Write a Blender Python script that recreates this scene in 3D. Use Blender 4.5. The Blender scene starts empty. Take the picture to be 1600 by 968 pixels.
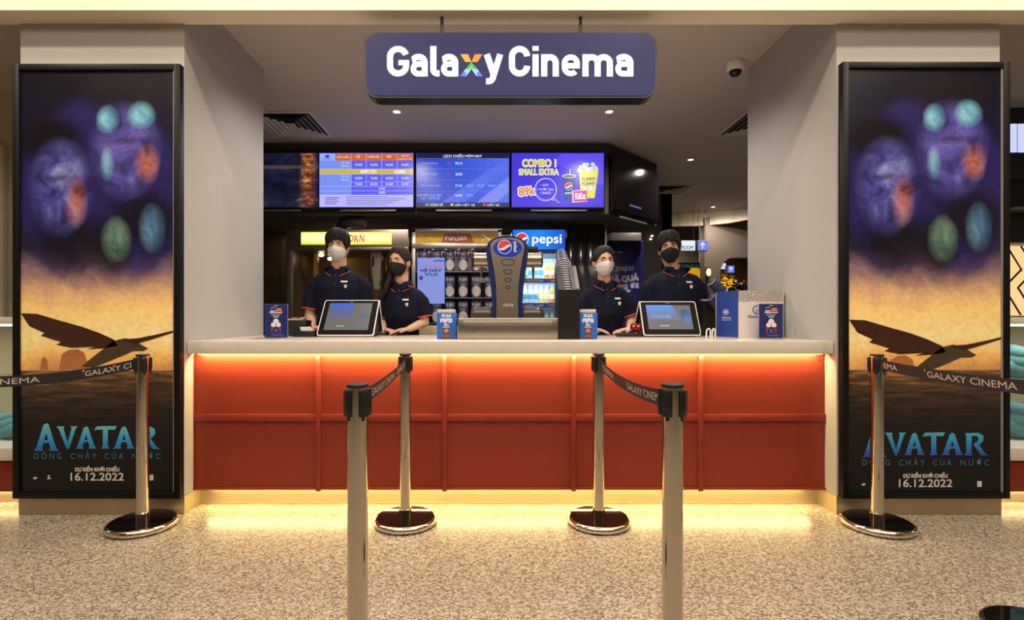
import bpy, bmesh, math, random
from mathutils import Vector, Matrix, noise
from mathutils.bvhtree import BVHTree

random.seed(7)
SC = bpy.context.scene
COL = SC.collection
PI = math.pi

# ------------------------------------------------------------------ camera, world, lights, exposure
CAMH, F, CX, CY = 1.10, 820.0, 768.0, 495.0      # eye height (m), focal length and principal point for a 1600 px wide frame


def P(px, py, d):
    return Vector(((px - CX) * d / F, d, CAMH - (py - CY) * d / F))


def X(px, d):
    return (px - CX) * d / F


def Z(py, d):
    return CAMH - (py - CY) * d / F


cam = bpy.data.cameras.new('camera')
cam.sensor_width = 36.0
cam.lens = F / 1600.0 * 36.0
cam.shift_x = (800 - CX) / 1600.0
cam.shift_y = (CY - 484) / 1600.0
cam.clip_start = 0.05
camo = bpy.data.objects.new('camera', cam)
COL.objects.link(camo)
camo.location = (0, 0, CAMH)
camo.rotation_euler = (PI / 2, 0, 0)
SC.camera = camo

SC.view_settings.view_transform = 'Standard'
SC.view_settings.look = 'None'
SC.view_settings.gamma = 1.0
SC.view_settings.use_curve_mapping = False
SC.view_settings.exposure = 0.0

wd = bpy.data.worlds.new('world')
SC.world = wd
wd.use_nodes = True
wd.node_tree.nodes['Background'].inputs[0].default_value = (0.9, 0.75, 0.58, 1)
wd.node_tree.nodes['Background'].inputs[1].default_value = 0.22


def area(name, loc, size, energy, col, aim=(0, 0, -1), spread=180):
    l = bpy.data.lights.new(name, 'AREA')
    l.shape = 'RECTANGLE'
    l.size, l.size_y = size
    l.energy = energy
    l.color = col
    l.spread = math.radians(spread)
    o = bpy.data.objects.new(name, l)
    COL.objects.link(o)
    o.location = loc
    o.rotation_euler = Vector(aim).to_track_quat('-Z', 'Y').to_euler()
    return o


def spot(name, loc, energy, col, angle=110, blend=0.6, r=0.05, aim=(0, 0, -1)):
    l = bpy.data.lights.new(name, 'SPOT')
    l.energy = energy
    l.color = col
    l.spot_size = math.radians(angle)
    l.spot_blend = blend
    l.shadow_soft_size = r
    o = bpy.data.objects.new(name, l)
    COL.objects.link(o)
    o.location = loc
    o.rotation_euler = Vector(aim).to_track_quat('-Z', 'Y').to_euler()
    return o


WARM = (1.0, 0.87, 0.70)
# mall hall: wide ceiling panels behind and above the viewer, a row of downlights before the beam
area('hall_panel_light', (0.3, -0.6, 3.72), (7.0, 2.6), 225, (1.0, 0.91, 0.80))
for hx in (-3.3, -1.1, 1.1, 3.3):
    spot('hall_downlight', (hx, 1.85, 3.7), 85, WARM, 150, 0.8, 0.06, (0, 0.42, -1))
area('beam_fill_light', (0.0, 2.05, 3.9), (9.0, 0.15), 34, (1.0, 0.86, 0.66), (0, 0.75, -0.65), 120)  # unseen fill added to brighten the beam face
# shop ceiling downlights (fixtures are built with the ceiling below)
SHOP_LIGHTS = [(620, 174), (952, 174), (1079, 249), (1114, 323)]
for q, (lx, ly) in enumerate(SHOP_LIGHTS):
    ld = (2.961 - CAMH) * F / (CY - ly)
    spot('shop_downlight', (X(lx, ld), ld, 2.935), 75 if q < 2 else 50, (1.0, 0.90, 0.80), 160, 0.7, 0.03)
# added fill spots above the serving side, out of sight behind the beam
for hx in (-0.9, 0.1, 1.0):
    spot('serving_fill_light', (hx, 3.42, 2.93), 44, (1.0, 0.92, 0.84), 140, 0.7, 0.05, (0, 0.22, -1))
# unseen fill lights added under the bulkhead, behind the equipment tops
area('kitchen_fill_light', (X(545, 6.8), 6.82, 2.195), (1.5, 0.05), 7, (1.0, 0.84, 0.62))
area('kitchen_fill_light', (X(765, 6.8), 6.82, 2.195), (1.6, 0.05), 6, (1.0, 0.90, 0.80))
# LED strips of the counter: one under the overhang, one under the red front
area('overhang_strip_light', (0.1, 2.996, 0.886), (3.56, 0.008), 36, (1.0, 0.76, 0.33), (0, 0.55, -1))
area('plinth_strip_light', (0.1, 3.052, 0.100), (3.5, 0.012), 13.0, (1.0, 0.76, 0.30), (0, -0.15, -1))

# ------------------------------------------------------------------ materials


def lin(c):
    out = []
    for v in c[:3]:
        v = v / 255.0
        out.append(v / 12.92 if v <= 0.04045 else ((v + 0.055) / 1.055) ** 2.4)
    return (out[0], out[1], out[2], 1.0)


class NT:
    """a small node writer for one material"""

    def __init__(s, name):
        s.m = bpy.data.materials.new(name)
        s.m.use_nodes = True
        s.t = s.m.node_tree
        s.b = s.t.nodes['Principled BSDF']

    def n(s, kind, **kw):
        x = s.t.nodes.new(kind)
        for k, v in kw.items():
            setattr(x, k, v)
        return x

    def put(s, sock, v):
        if isinstance(v, bpy.types.NodeSocket):
            s.t.links.new(v, sock)
        elif v is not None:
            sock.default_value = v

    def math(s, op, a, b=None, c=None, clamp=False):
        x = s.n('ShaderNodeMath', operation=op, use_clamp=clamp)
        for i, v in enumerate((a, b, c)):
            if v is not None:
                s.put(x.inputs[i], v)
        return x.outputs[0]

    def mix(s, f, a, b):
        x = s.n('ShaderNodeMix', data_type='RGBA')
        s.put(x.inputs[0], f)
        s.put(x.inputs[6], a)
        s.put(x.inputs[7], b)
        return x.outputs[2]

    def ramp(s, f, stops, interp='LINEAR'):
        x = s.n('ShaderNodeValToRGB')
        cr = x.color_ramp
        cr.interpolation = interp
        while len(cr.elements) < len(stops):
            cr.elements.new(0.5)
        for e, (p, c) in zip(cr.elements, stops):
            e.position = p
            e.color = lin(c) if len(c) == 3 else c
        s.put(x.inputs[0], f)
        return x.outputs[0]

    def gen(s):
        return s.n('ShaderNodeTexCoord').outputs['Generated']

    def obj(s):
        return s.n('ShaderNodeTexCoord').outputs['Object']

    def pos(s):
        return s.n('ShaderNodeNewGeometry').outputs['Position']

    def sep(s, v):
        x = s.n('ShaderNodeSeparateXYZ')
        s.put(x.inputs[0], v)
        return x.outputs

    def noise(s, vec, scale, detail=4, rough=0.55, dist=0.0):
        x = s.n('ShaderNodeTexNoise')
        s.put(x.inputs['Vector'], vec)
        x.inputs['Scale'].default_value = scale
        x.inputs['Detail'].default_value = detail
        x.inputs['Roughness'].default_value = rough
        x.inputs['Distortion'].default_value = dist
        return x.outputs[0]

    def voro(s, vec, scale, out=0):
        x = s.n('ShaderNodeTexVoronoi')
        s.put(x.inputs['Vector'], vec)
        x.inputs['Scale'].default_value = scale
        return x.outputs[out]

    def scale(s, vec, sc):
        x = s.n('ShaderNodeMapping')
        s.put(x.inputs[0], vec)
        x.inputs['Scale'].default_value = sc
        return x.outputs[0]

    def bump(s, h, strength=0.2, dist=0.002):
        x = s.n('ShaderNodeBump')
        x.inputs['Strength'].default_value = strength
        x.inputs['Distance'].default_value = dist
        s.put(x.inputs['Height'], h)
        s.put(s.b.inputs['Normal'], x.outputs[0])

    def set(s, **kw):
        names = dict(col='Base Color', rough='Roughness', metal='Metallic', emit='Emission Color', power='Emission Strength',
                     trans='Transmission Weight', alpha='Alpha', ior='IOR', spec='Specular IOR Level', coat='Coat Weight')
        for k, v in kw.items():
            s.put(s.b.inputs[names[k]], v)
        return s


MATS = {}


def M(name, c, rough=0.5, metal=0.0, var=0.06, scale=30.0, bump=0.0, **kw):
    """plain-coloured material with a little procedural variation"""
    if name in MATS:
        return MATS[name]
    t = NT(name)
    base = lin(c)
    if var:
        nz = t.noise(t.obj(), scale, 3)
        lo = tuple(max(0, v * (1 - var)) for v in base[:3]) + (1,)
        hi = tuple(min(1, v * (1 + var)) for v in base[:3]) + (1,)
        t.set(col=t.mix(nz, lo, hi))
        if bump:
            t.bump(nz, bump)
    else:
        t.set(col=base)
    t.set(rough=rough, metal=metal, **kw)
    MATS[name] = t.m
    return t.m


def E(c, power=1.0):
    """something that gives off light: a screen, a lit letter, a lamp"""
    name = 'glow_%d_%d_%d_%d' % (c[0], c[1], c[2], int(power * 100))
    if name in MATS:
        return MATS[name]
    t = NT(name)
    t.set(col=(0.01, 0.01, 0.01, 1), emit=lin(c), power=power, rough=0.3)
    MATS[name] = t.m
    return t.m


def steel(name, c, rough, streak=(2, 2, 60), amt=0.15):
    if name in MATS:
        return MATS[name]
    t = NT(name)
    nz = t.noise(t.scale(t.obj(), streak), 6, 3)
    base = lin(c)
    t.set(col=t.mix(nz, tuple(v * 0.86 for v in base[:3]) + (1,), base), metal=1.0,
          rough=t.math('MULTIPLY_ADD', nz, amt, rough))
    MATS[name] = t.m
    return t.m


BLACK = M('black_plastic', (22, 21, 22), 0.35)
MATTE = M('matte_black', (14, 14, 15), 0.6)
WHITE_P = M('white_plastic', (225, 220, 212), 0.35, var=0.02)
CHROME = steel('brushed_chrome', (212, 203, 188), 0.05, (60, 60, 1.5), 0.07)
POLISH = steel('polished_chrome', (225, 216, 200), 0.06, (40, 40, 1.5), 0.05)
STEEL = steel('stainless_steel', (190, 180, 165), 0.22, (1.5, 60, 60))
STEELV = steel('stainless_steel_vertical', (176, 166, 152), 0.28, (60, 60, 1.5))


def wall_mat(name, c, var=0.05, rough=0.75):
    t = NT(name)
    nz = t.noise(t.pos(), 1.6, 6)
    nf = t.noise(t.pos(), 160, 2)
    b = lin(c)
    t.set(col=t.mix(nz, tuple(v * (1 - var) for v in b[:3]) + (1,), tuple(min(1, v * (1 + var)) for v in b[:3]) + (1,)), rough=rough)
    t.bump(nf, 0.12, 0.001)
    MATS[name] = t.m
    return t.m


# ------------------------------------------------------------------ mesh writing
ROOTM = {}


def root_matrix(o):
    while o is not None and o.parent is not None:
        o = o.parent
    return ROOTM.get(o.name, Matrix()) if o is not None else Matrix()


class MB:
    """collects shapes, each with its material, and links them as ONE mesh object"""

    def __init__(s, mat=None):
        s.bm = bmesh.new()
        s.mats = []
        s.d = mat

    def mi(s, mat):
        mat = mat or s.d
        if mat not in s.mats:
            s.mats.append(mat)
        return s.mats.index(mat)

    def add(s, verts, faces, mat=None):
        i = s.mi(mat)
        vs = [s.bm.verts.new(v) for v in verts]
        out = []
        for f in faces:
            try:
                fc = s.bm.faces.new([vs[k] for k in f])
                fc.material_index = i
                out.append(fc)
            except ValueError:
                pass
        return vs, out

    def box(s, x0, x1, y0, y1, z0, z1, mat=None, bev=0.0, seg=2, T=None):
        x0, x1 = min(x0, x1), max(x0, x1)
        y0, y1 = min(y0, y1), max(y0, y1)
        z0, z1 = min(z0, z1), max(z0, z1)
        vs = [Vector((x, y, z)) for z in (z0, z1) for y in (y0, y1) for x in (x0, x1)]
        fs = [(0, 2, 3, 1), (4, 5, 7, 6), (0, 1, 5, 4), (2, 6, 7, 3), (0, 4, 6, 2), (1, 3, 7, 5)]
        if bev <= 0:
            s.add([T @ v for v in vs] if T else vs, fs, mat)
            return
        t = bmesh.new()
        bv = [t.verts.new(v) for v in vs]
        for f in fs:
            t.faces.new([bv[k] for k in f])
        bmesh.ops.bevel(t, geom=t.edges[:], offset=bev, segments=seg, profile=0.5, affect='EDGES')
        s.merge(t, mat, T)

    def merge(s, t, mat=None, T=None):
        t.verts.ensure_lookup_table()
        for k, v in enumerate(t.verts):
            v.index = k
        s.add([(T @ v.co) if T else v.co.copy() for v in t.verts], [[v.index for v in f.verts] for f in t.faces], mat)
        t.free()

    def loft(s, rings, mat=None, caps=True, closed=True):
        n = len(rings[0])
        vs = [v for r in rings for v in r]
        fs = []
        for a in range(len(rings) - 1):
            for k in range(n if closed else n - 1):
                k2 = (k + 1) % n
                fs.append((a * n + k, a * n + k2, (a + 1) * n + k2, (a + 1) * n + k))
        if caps and closed:
            fs.append(tuple(range(n))[::-1])
            fs.append(tuple((len(rings) - 1) * n + k for k in range(n)))
        return s.add(vs, fs, mat)

    def tube(s, path, r, mat=None, n=12, caps=True, flat=1.0, up=None):
        path = [Vector(p) for p in path]
        rs = r if isinstance(r, (list, tuple)) else [r] * len(path)
        t0 = (path[1] - path[0]).normalized()
        ref = Vector(up) if up else (Vector((0, 0, 1)) if abs(t0.z) < 0.9 else Vector((1, 0, 0)))
        rings = []
        for i, p in enumerate(path):
            t = (path[min(i + 1, len(path) - 1)] - path[max(i - 1, 0)]).normalized()
            a = ref - t * ref.dot(t)
            if a.length < 1e-6:
                a = t.orthogonal()
            a.normalize()
            b = t.cross(a)
            if not up:
                ref = a
            rings.append([p + (a * math.cos(2 * PI * k / n) * flat + b * math.sin(2 * PI * k / n)) * rs[i] for k in range(n)])
        s.loft(rings, mat, caps)

    def lathe(s, prof, mat=None, n=32, T=None, caps=True):
        T = T or Matrix()
        rings = [[T @ Vector((r * math.cos(2 * PI * k / n), r * math.sin(2 * PI * k / n), z)) for k in range(n)] for r, z in prof]
        s.loft(rings, mat, caps)

    def ball(s, c, rx, ry, rz, mat=None, nu=20, nv=12, T=None):
        c = Vector(c)
        vs, fs = [], []
        for j in range(1, nv):
            for k in range(nu):
                th, ph = PI * j / nv, 2 * PI * k / nu
                vs.append(Vector((rx * math.sin(th) * math.cos(ph), ry * math.sin(th) * math.sin(ph), rz * math.cos(th))))
        vs += [Vector((0, 0, rz)), Vector((0, 0, -rz))]
        a, b = len(vs) - 2, len(vs) - 1
        for j in range(nv - 2):
            for k in range(nu):
                fs.append((j * nu + k, (j + 1) * nu + k, (j + 1) * nu + (k + 1) % nu, j * nu + (k + 1) % nu))
        for k in range(nu):
            fs.append((a, k, (k + 1) % nu))
            fs.append((b, (nv - 2) * nu + (k + 1) % nu, (nv - 2) * nu + k))
        s.add([((T @ v) if T else v) + c for v in vs], fs, mat)

    def prism(s, poly, place, h0, h1, mat=None):
        """poly of (u, v) pushed from h0 to h1; place(u, v, h) gives the point"""
        n = len(poly)
        vs = [place(u, v, h0) for u, v in poly] + [place(u, v, h1) for u, v in poly]
        fs = [tuple(range(n)), tuple(range(n, 2 * n))[::-1]] + [(k, k + n, (k + 1) % n + n, (k + 1) % n) for k in range(n)]
        s.add(vs, fs, mat)

    def build(s, name, parent=None, mat=None, smooth=35, recalc=True, local=False):
        if recalc:
            bmesh.ops.recalc_face_normals(s.bm, faces=s.bm.faces[:])
        if parent is not None and not local:
            s.bm.transform(root_matrix(parent).inverted())
        me = bpy.data.meshes.new(name)
        s.bm.to_mesh(me)
        s.bm.free()
        for m in s.mats:
            me.materials.append(m)
        if smooth:
            me.shade_smooth()
            me.set_sharp_from_angle(angle=math.radians(smooth))
        o = bpy.data.objects.new(name, me)
        COL.objects.link(o)
        if parent is not None:
            o.parent = parent
        return o


def thing(name, label, cat, loc=(0, 0, 0), rotz=0.0, group=None):
    o = bpy.data.objects.new(name, None)
    COL.objects.link(o)
    o.empty_display_size = 0.05
    o.location = loc
    o.rotation_euler = (0, 0, rotz)
    ROOTM[o.name] = Matrix.Translation(Vector(loc)) @ Matrix.Rotation(rotz, 4, 'Z')
    return tag(o, label, cat, group)


def tag(o, label, cat, group=None):
    o['label'] = label
    o['category'] = cat
    if group:
        o['group'] = group
    return o


def struct(o, label=None):
    o['kind'] = 'structure'
    if label:
        o['label'] = label
        o['category'] = 'building'
    return o


def copy_tree(o, loc, label=None, rotz=None):
    r = o.copy()
    COL.objects.link(r)
    r.location = loc
    if rotz is not None:
        r.rotation_euler = (0, 0, rotz)
    if label:
        r['label'] = label
    ROOTM[r.name] = Matrix.Translation(Vector(loc)) @ Matrix.Rotation(r.rotation_euler.z, 4, 'Z')
    for ch in list(o.children):
        c = ch.copy()
        COL.objects.link(c)
        c.parent = r
        for g in list(ch.children):
            e = g.copy()
            COL.objects.link(e)
            e.parent = c
    return r


# ------------------------------------------------------------------ flat artwork: print, screens, lettering
TXT = {}


def text_poly(body, bold=0.0, italic=0.0):
    """outline of a line of writing, scaled to a unit box: (points, faces), v running down"""
    key = (body, bold, italic)
    if key not in TXT:
        c = bpy.data.curves.new('writing', 'FONT')
        c.body = body
        c.size = 1.0
        c.resolution_u = 4
        c.offset = bold
        c.shear = italic
        o = bpy.data.objects.new('writing', c)
        me = bpy.data.meshes.new_from_object(o)
        pts = [(v.co.x, v.co.y) for v in me.vertices]
        fcs = [tuple(p.vertices) for p in me.polygons]
        bpy.data.objects.remove(o)
        bpy.data.meshes.remove(me)
        bpy.data.curves.remove(c)
        xs, ys = [p[0] for p in pts], [p[1] for p in pts]
        x0, x1, y0, y1 = min(xs), max(xs), min(ys), max(ys)
        TXT[key] = ([((x - x0) / (x1 - x0), 1 - (y - y0) / (y1 - y0)) for x, y in pts], fcs)
    return TXT[key]


class Art:
    """draws in (u, v) on a surface given by place(u, v, height); each layer lies a little above the last"""

    def __init__(s, place, mb=None, step=0.0007):
        s.p, s.mb, s.h = place, mb or MB(), step

    def poly(s, pts, mat, l=1):
        s.mb.add([s.p(u, v, l * s.h) for u, v in pts], [tuple(range(len(pts)))], mat)

    def rect(s, u0, v0, u1, v1, mat, l=1):
        s.poly([(u0, v0), (u1, v0), (u1, v1), (u0, v1)], mat, l)

    def ell(s, cu, cv, ru, rv, mat, l=1, n=32, a0=0, a1=360):
        pts = [(cu + ru * math.cos(math.radians(a0 + (a1 - a0) * k / n)), cv + rv * math.sin(math.radians(a0 + (a1 - a0) * k / n)))
               for k in range(n if a1 - a0 == 360 else n + 1)]
        s.poly(pts, mat, l)

    def stroke(s, pts, w, mat, l=1, closed=False):
        n = len(pts)
        L, R = [], []
        for i in range(n):
            a = pts[(i - 1) % n] if (i > 0 or closed) else pts[0]
            b = pts[(i + 1) % n] if (i < n - 1 or closed) else pts[-1]
            p = pts[i]

            def nrm(q, r):
                dx, dy = r[0] - q[0], r[1] - q[1]
                m = math.hypot(dx, dy) or 1
                return (-dy / m, dx / m)
            if a == p:
                nx, ny = nrm(p, b)
                k = 1
            elif b == p:
                nx, ny = nrm(a, p)
                k = 1
            else:
                n1, n2 = nrm(a, p), nrm(p, b)
                nx, ny = n1[0] + n2[0], n1[1] + n2[1]
                m = math.hypot(nx, ny) or 1
                nx, ny = nx / m, ny / m
                k = min(1 / max(0.3, nx * n1[0] + ny * n1[1]), 2)
            L.append((p[0] + nx * w / 2 * k, p[1] + ny * w / 2 * k))
            R.append((p[0] - nx * w / 2 * k, p[1] - ny * w / 2 * k))
        vs = [s.p(u, v, l * s.h) for u, v in L + R]
        fs = [(i, (i + 1) % n, n + (i + 1) % n, n + i) for i in range(n if closed else n - 1)]
        s.mb.add(vs, fs, mat)

    def ring(s, cu, cv, ru, rv, w, mat, l=1, n=36):
        s.stroke([(cu + ru * math.cos(2 * PI * k / n), cv + rv * math.sin(2 * PI * k / n)) for k in range(n)], w, mat, l, True)

    def text(s, body, u0, v0, u1, v1, mat, l=2, bold=0.0, rot=0.0, italic=0.0):
        pts, fcs = text_poly(body, 0.0, italic)
        cu, cv = (u0 + u1) / 2, (v0 + v1) / 2
        c, sn = math.cos(rot), math.sin(rot)
        asp = getattr(s, 'aspect', 1.0)
        bv = bold * abs(v1 - v0) / .72             # heavier strokes: the same outline laid down a little to each side
        bu = bv * asp
        su, sv = math.copysign(1, u1 - u0), math.copysign(1, v1 - v0)
        nd = 0 if bold <= 0 else (4 if bold < .045 else 8)
        shifts = [(0, 0)] + [(bu * math.cos(2 * PI * (k + .5) / nd), bv * math.sin(2 * PI * (k + .5) / nd)) for k in range(nd)]
        w_, h_ = (u1 - u0) - 2 * bu * su * .8, (v1 - v0) - 2 * bv * sv * .8
        for q, (du, dv) in enumerate(shifts):
            vs = []
            for a, b in pts:
                u, v = (a - .5) * w_ + du, (b - .5) * h_ + dv
                vs.append(s.p(cu + u * c - v * sn, cv + u * sn + v * c, (l + .09 * q) * s.h))
            s.mb.add(vs, fcs, mat)


def facing(d):
    """an upright surface facing the hall at depth d, drawn in photograph units"""
    return lambda u, v, h: P(u, v, d) + Vector((0, -h, 0))


def on_quad(tl, tr, br, bl):
    nrm = (tr - tl).cross(bl - tl).normalized()
    if nrm.y > 0:
        nrm = -nrm
    return lambda u, v, h: (tl * (1 - u) + tr * u) * (1 - v) + (bl * (1 - u) + br * u) * v + nrm * h


def globe(art, cu, cv, r, l, red, white, blue, rim=None):
    """round tricolour emblem: red over, white wave, blue under"""
    art.ell(cu, cv, r * 1.1, r * 1.1, rim or white, l)
    art.ell(cu, cv, r, r, blue, l + 1)
    n = 24
    up = [(cu + r * math.cos(a), cv - r * math.sin(a)) for a in [math.radians(-2 + 190 * k / n) for k in range(n + 1)]]
    wave = [(cu - r + 2 * r * k / 12, cv + r * (0.22 - 0.5 * (k / 12) + 0.14 * math.sin(PI * 2 * k / 12))) for k in range(13)]
    art.poly(up + wave[1:-1], red, l + 2)
    low = [(u, v + r * (0.10 + 0.50 * math.sin(PI * min(1, 0.1 + k / 13)) * (k / 12 + 0.2))) for k, (u, v) in enumerate(wave)]
    low = [(u, v) if math.hypot(u - cu, v - cv) < r else (cu + (u - cu) * r / math.hypot(u - cu, v - cv), cv + (v - cv) * r / math.hypot(u - cu, v - cv)) for u, v in low]
    art.poly(wave + low[::-1], white, l + 3)

# ------------------------------------------------------------------ the setting
CEIL = 2.961
DF = 2.929            # front of the pillars
DB = 3.944            # back of the pillars
XL0, XL1 = X(32, DF), X(288, DF)
XR0, XR1 = X(1307, DF), X(1562, DF)
BEAMZ = 2.736

t = NT('granite_floor')
p = t.pos()
ps = t.scale(p, (1.0, 1.35, 1.0))
n1 = t.noise(ps, 60, 5, 0.72)
vc = t.sep(t.voro(ps, 118, 1))[0]
vd = t.sep(t.voro(ps, 240, 1))[1]
n3 = t.noise(p, 0.9, 3)
h = t.math('MULTIPLY_ADD', n1, 0.9, t.math('MULTIPLY_ADD', vd, 0.30, t.math('MULTIPLY', vc, 0.55)))
c = t.ramp(h, [(0.46, (70, 62, 51)), (0.62, (106, 94, 79)), (0.78, (134, 121, 103)), (0.92, (154, 141, 122)), (1.0, (190, 178, 160))])
c = t.mix(t.math('MULTIPLY', n3, 0.25), c, lin((148, 130, 102)))
t.set(col=c, rough=t.math('MULTIPLY_ADD', n1, 0.12, 0.20), spec=0.45)
mb = MB(t.m)
mb.box(-9, 9, -7, 13, -0.1, 0)
struct(mb.build('floor'))

W_PILLAR = wall_mat('pillar_paint', (172, 166, 160))
W_CEIL = wall_mat('ceiling_paint', (192, 181, 173))
W_HALL = wall_mat('hall_paint', (236, 222, 200))
W_DARK = wall_mat('dark_paint', (78, 70, 66))
W_SOFF = wall_mat('soffit_paint', (66, 60, 58))
W_GREY = wall_mat('corridor_paint', (120, 108, 98))
W_SIDE = wall_mat('side_wall_paint', (182, 174, 142))
W_BLUE = wall_mat('pale_blue_paint', (190, 190, 200))

for nm, a, b in (('wall_left', XL0, XL1), ('wall_right', XR0, XR1)):
    mb = MB(W_PILLAR)
    mb.box(a, b, DF, DB, 0.0, CEIL)
    struct(mb.build(nm))
KICK = steel('kick_plate_steel', (206, 190, 160), 0.42, (1.2, 50, 50))
for nm, a, b in (('baseboard_left', XL0, XL1), ('baseboard_right', XR0, XR1)):
    mb = MB(KICK)
    mb.box(a - 0.004, b + 0.004, DF - 0.006, DB, 0, 0.103)
    struct(mb.build(nm))

mb = MB(W_HALL)
mb.box(-9, 9, 2.80, DF + 0.01, BEAMZ, 3.95)
struct(mb.build('trim_1'))
mb = MB(W_CEIL)
mb.box(-9, 9, DF + 0.01, 9.4, CEIL, CEIL + 0.2)
struct(mb.build('ceiling'))
mb = MB(W_HALL)
mb.box(-9, 9, -7, 2.80, 3.95, 4.1)
struct(mb.build('ceiling_hall'))

# hall wall behind the viewer; dark openings added to vary reflections in the chrome
mb = MB(wall_mat('hall_end_paint', (196, 176, 148)))
xs = [-9, -7.4, -4.4, -3.5, -0.7, 0.5, 2.9, 3.7, 6.9, 9]
for k in range(0, len(xs) - 1, 2):
    mb.box(xs[k], xs[k + 1], -6.2, -6.0, 0, 3.95)
for k in range(1, len(xs) - 1, 2):
    mb.box(xs[k], xs[k + 1], -6.2, -6.0, 2.6, 3.95)
struct(mb.build('wall_back'))
mb = MB(M('reflection_backing_dark', (20, 17, 15), 0.2))  # dark backing put in for the chrome poles to reflect
mb.box(-9, 9, -6.6, -6.5, 0, 2.7)
struct(mb.build('wall_reflection_backing'))

# shop back wall of dark polished tile, and the closing walls
t = NT('dark_tile')
br = t.n('ShaderNodeTexBrick')
sx = t.sep(t.pos())
cb = t.n('ShaderNodeCombineXYZ')
t.put(cb.inputs[0], sx[0])
t.put(cb.inputs[1], sx[2])
t.put(br.inputs['Vector'], cb.outputs[0])
br.offset = 0.0
br.inputs['Color1'].default_value = lin((92, 76, 58))
br.inputs['Color2'].default_value = lin((84, 70, 54))
br.inputs['Mortar'].default_value = lin((30, 25, 22))
br.inputs['Scale'].default_value = 1.0
br.inputs['Mortar Size'].default_value = 0.004
br.inputs['Brick Width'].default_value = 0.4
br.inputs['Row Height'].default_value = 0.8
t.set(col=br.outputs['Color'], rough=0.16)
TILE = t.m
KB = 6.95
mb = MB(TILE)
mb.box(-4.6, 1.45, KB, KB + 0.15, 0, CEIL)
struct(mb.build('wall_kiosk_back'))
mb = MB(W_SIDE)
mb.box(-9, XL0 + 0.05, 4.35, 4.5, 0, CEIL)
struct(mb.build('wall_shop_left'))
mb = MB(W_SIDE)
mb.box(-4.75, -4.6, 4.5, KB + 0.15, 0, CEIL)
struct(mb.build('wall_kiosk_left'))
mb = MB(W_BLUE)
mb.box(XR1 - 0.05, 9, 4.55, 4.7, 0, CEIL)
struct(mb.build('wall_shop_right'))
# dark walls behind the beverage panel, then the corridor
mb = MB(W_DARK)
mb.box(1.45, X(1050, 7.9), 7.9, 8.05, 0, CEIL)
mb.box(X(1050, 7.9), X(1050, 7.9) - 0.15, 7.9, 11.0, 0, 3.3)
struct(mb.build('wall_corridor'))
mb = MB(W_GREY)
mb.box(2.4, X(1101, 10.6), 10.9, 11.1, 0, 3.4)
struct(mb.build('wall_far'))
mb = MB(W_GREY)
DN = 9.3              # the plain grey wall with the arched opening
ax0, ax1 = X(1101, DN), 6.6
arch = [(1126, 577)] + [(1126, 452)] + [(1147 - 21 * math.cos(math.radians(a)), 425 - 23 * math.sin(math.radians(a))) for a in range(0, 91, 10)] + [(1200, 402), (1200, 577)]
pl = facing(DN)
outer = [(1101, 595), (1101, 330), (1400, 330), (1400, 595)]
# wall pieces around the opening
mb.prism([(1101, 595), (1101, 340), (1126, 340), (1126, 595)], pl, 0, -0.2)
mb.prism([(1126, 340)] + [q for q in arch[1:-1]] + [(1200, 340)], pl, 0, -0.2)
mb.prism([(1200, 595), (1200, 340), (1420, 340), (1420, 595)], pl, 0, -0.2)
struct(mb.build('wall_niche'))
mb = MB(M('niche_back_paint', (120, 92, 52), 0.6))
mb.box(X(1118, 10.6), 6.6, 10.6, 10.7, 0, 3.3)
struct(mb.build('wall_niche_back'))
mb = MB(W_DARK)
mb.box(6.6, 6.75, 4.7, 11.1, 0, 3.4)
struct(mb.build('wall_corridor_side'))
mb = MB(MATTE)
mb.box(2.0, 6.8, 8.0, 11.2, 3.38, 3.5)
for k in range(5):
    mb.box(2.5, 6.6, 9.5 + 0.3 * k, 9.56 + 0.3 * k, 3.1, 3.16)
struct(mb.build('ceiling_corridor'))
# curved drop where the shop ceiling ends
mb = MB(wall_mat('drop_paint', (190, 176, 158)))
fp = [(2.3, 9.4), (3.3, 9.42), (3.8, 9.36), (4.15, 9.05), (4.4, 8.55), (4.55, 8.0), (4.6, 7.2)]
for (xa, ya), (xb, yb) in zip(fp[:-1], fp[1:]):
    mb.add([Vector(q) for q in ((xa, ya, 2.73), (xb, yb, 2.73), (xb, yb, CEIL + .02), (xa, ya, CEIL + .02),
                                (xa, ya + .08, 2.73), (xb + .08, yb + .08, 2.73), (xb + .08, yb + .08, CEIL + .02), (xa, ya + .08, CEIL + .02))],
           [(0, 1, 2, 3), (4, 5, 6, 7), (0, 1, 5, 4), (3, 2, 6, 7), (1, 2, 6, 5), (0, 3, 7, 4)])
struct(mb.build('trim_2'))

# dark bulkhead that carries the screens
BZ = 2.205
D0 = 5.62
foot = [(-4.6, D0), (X(951, D0), D0), (X(1026, 6.40), 6.40), (X(1026, 6.40), 6.52), (1.45, KB), (-4.6, KB)]
mb = MB(W_SOFF)
mb.prism(foot, lambda u, v, h: Vector((u, v, h)), BZ, CEIL)
struct(mb.build('wall_bulkhead'))
mb = MB(POLISH)
mb.box(X(945.3, 6.22), X(947.8, 6.22), 6.22, 6.27, 0, BZ)
struct(mb.build('trim_3'))

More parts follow.
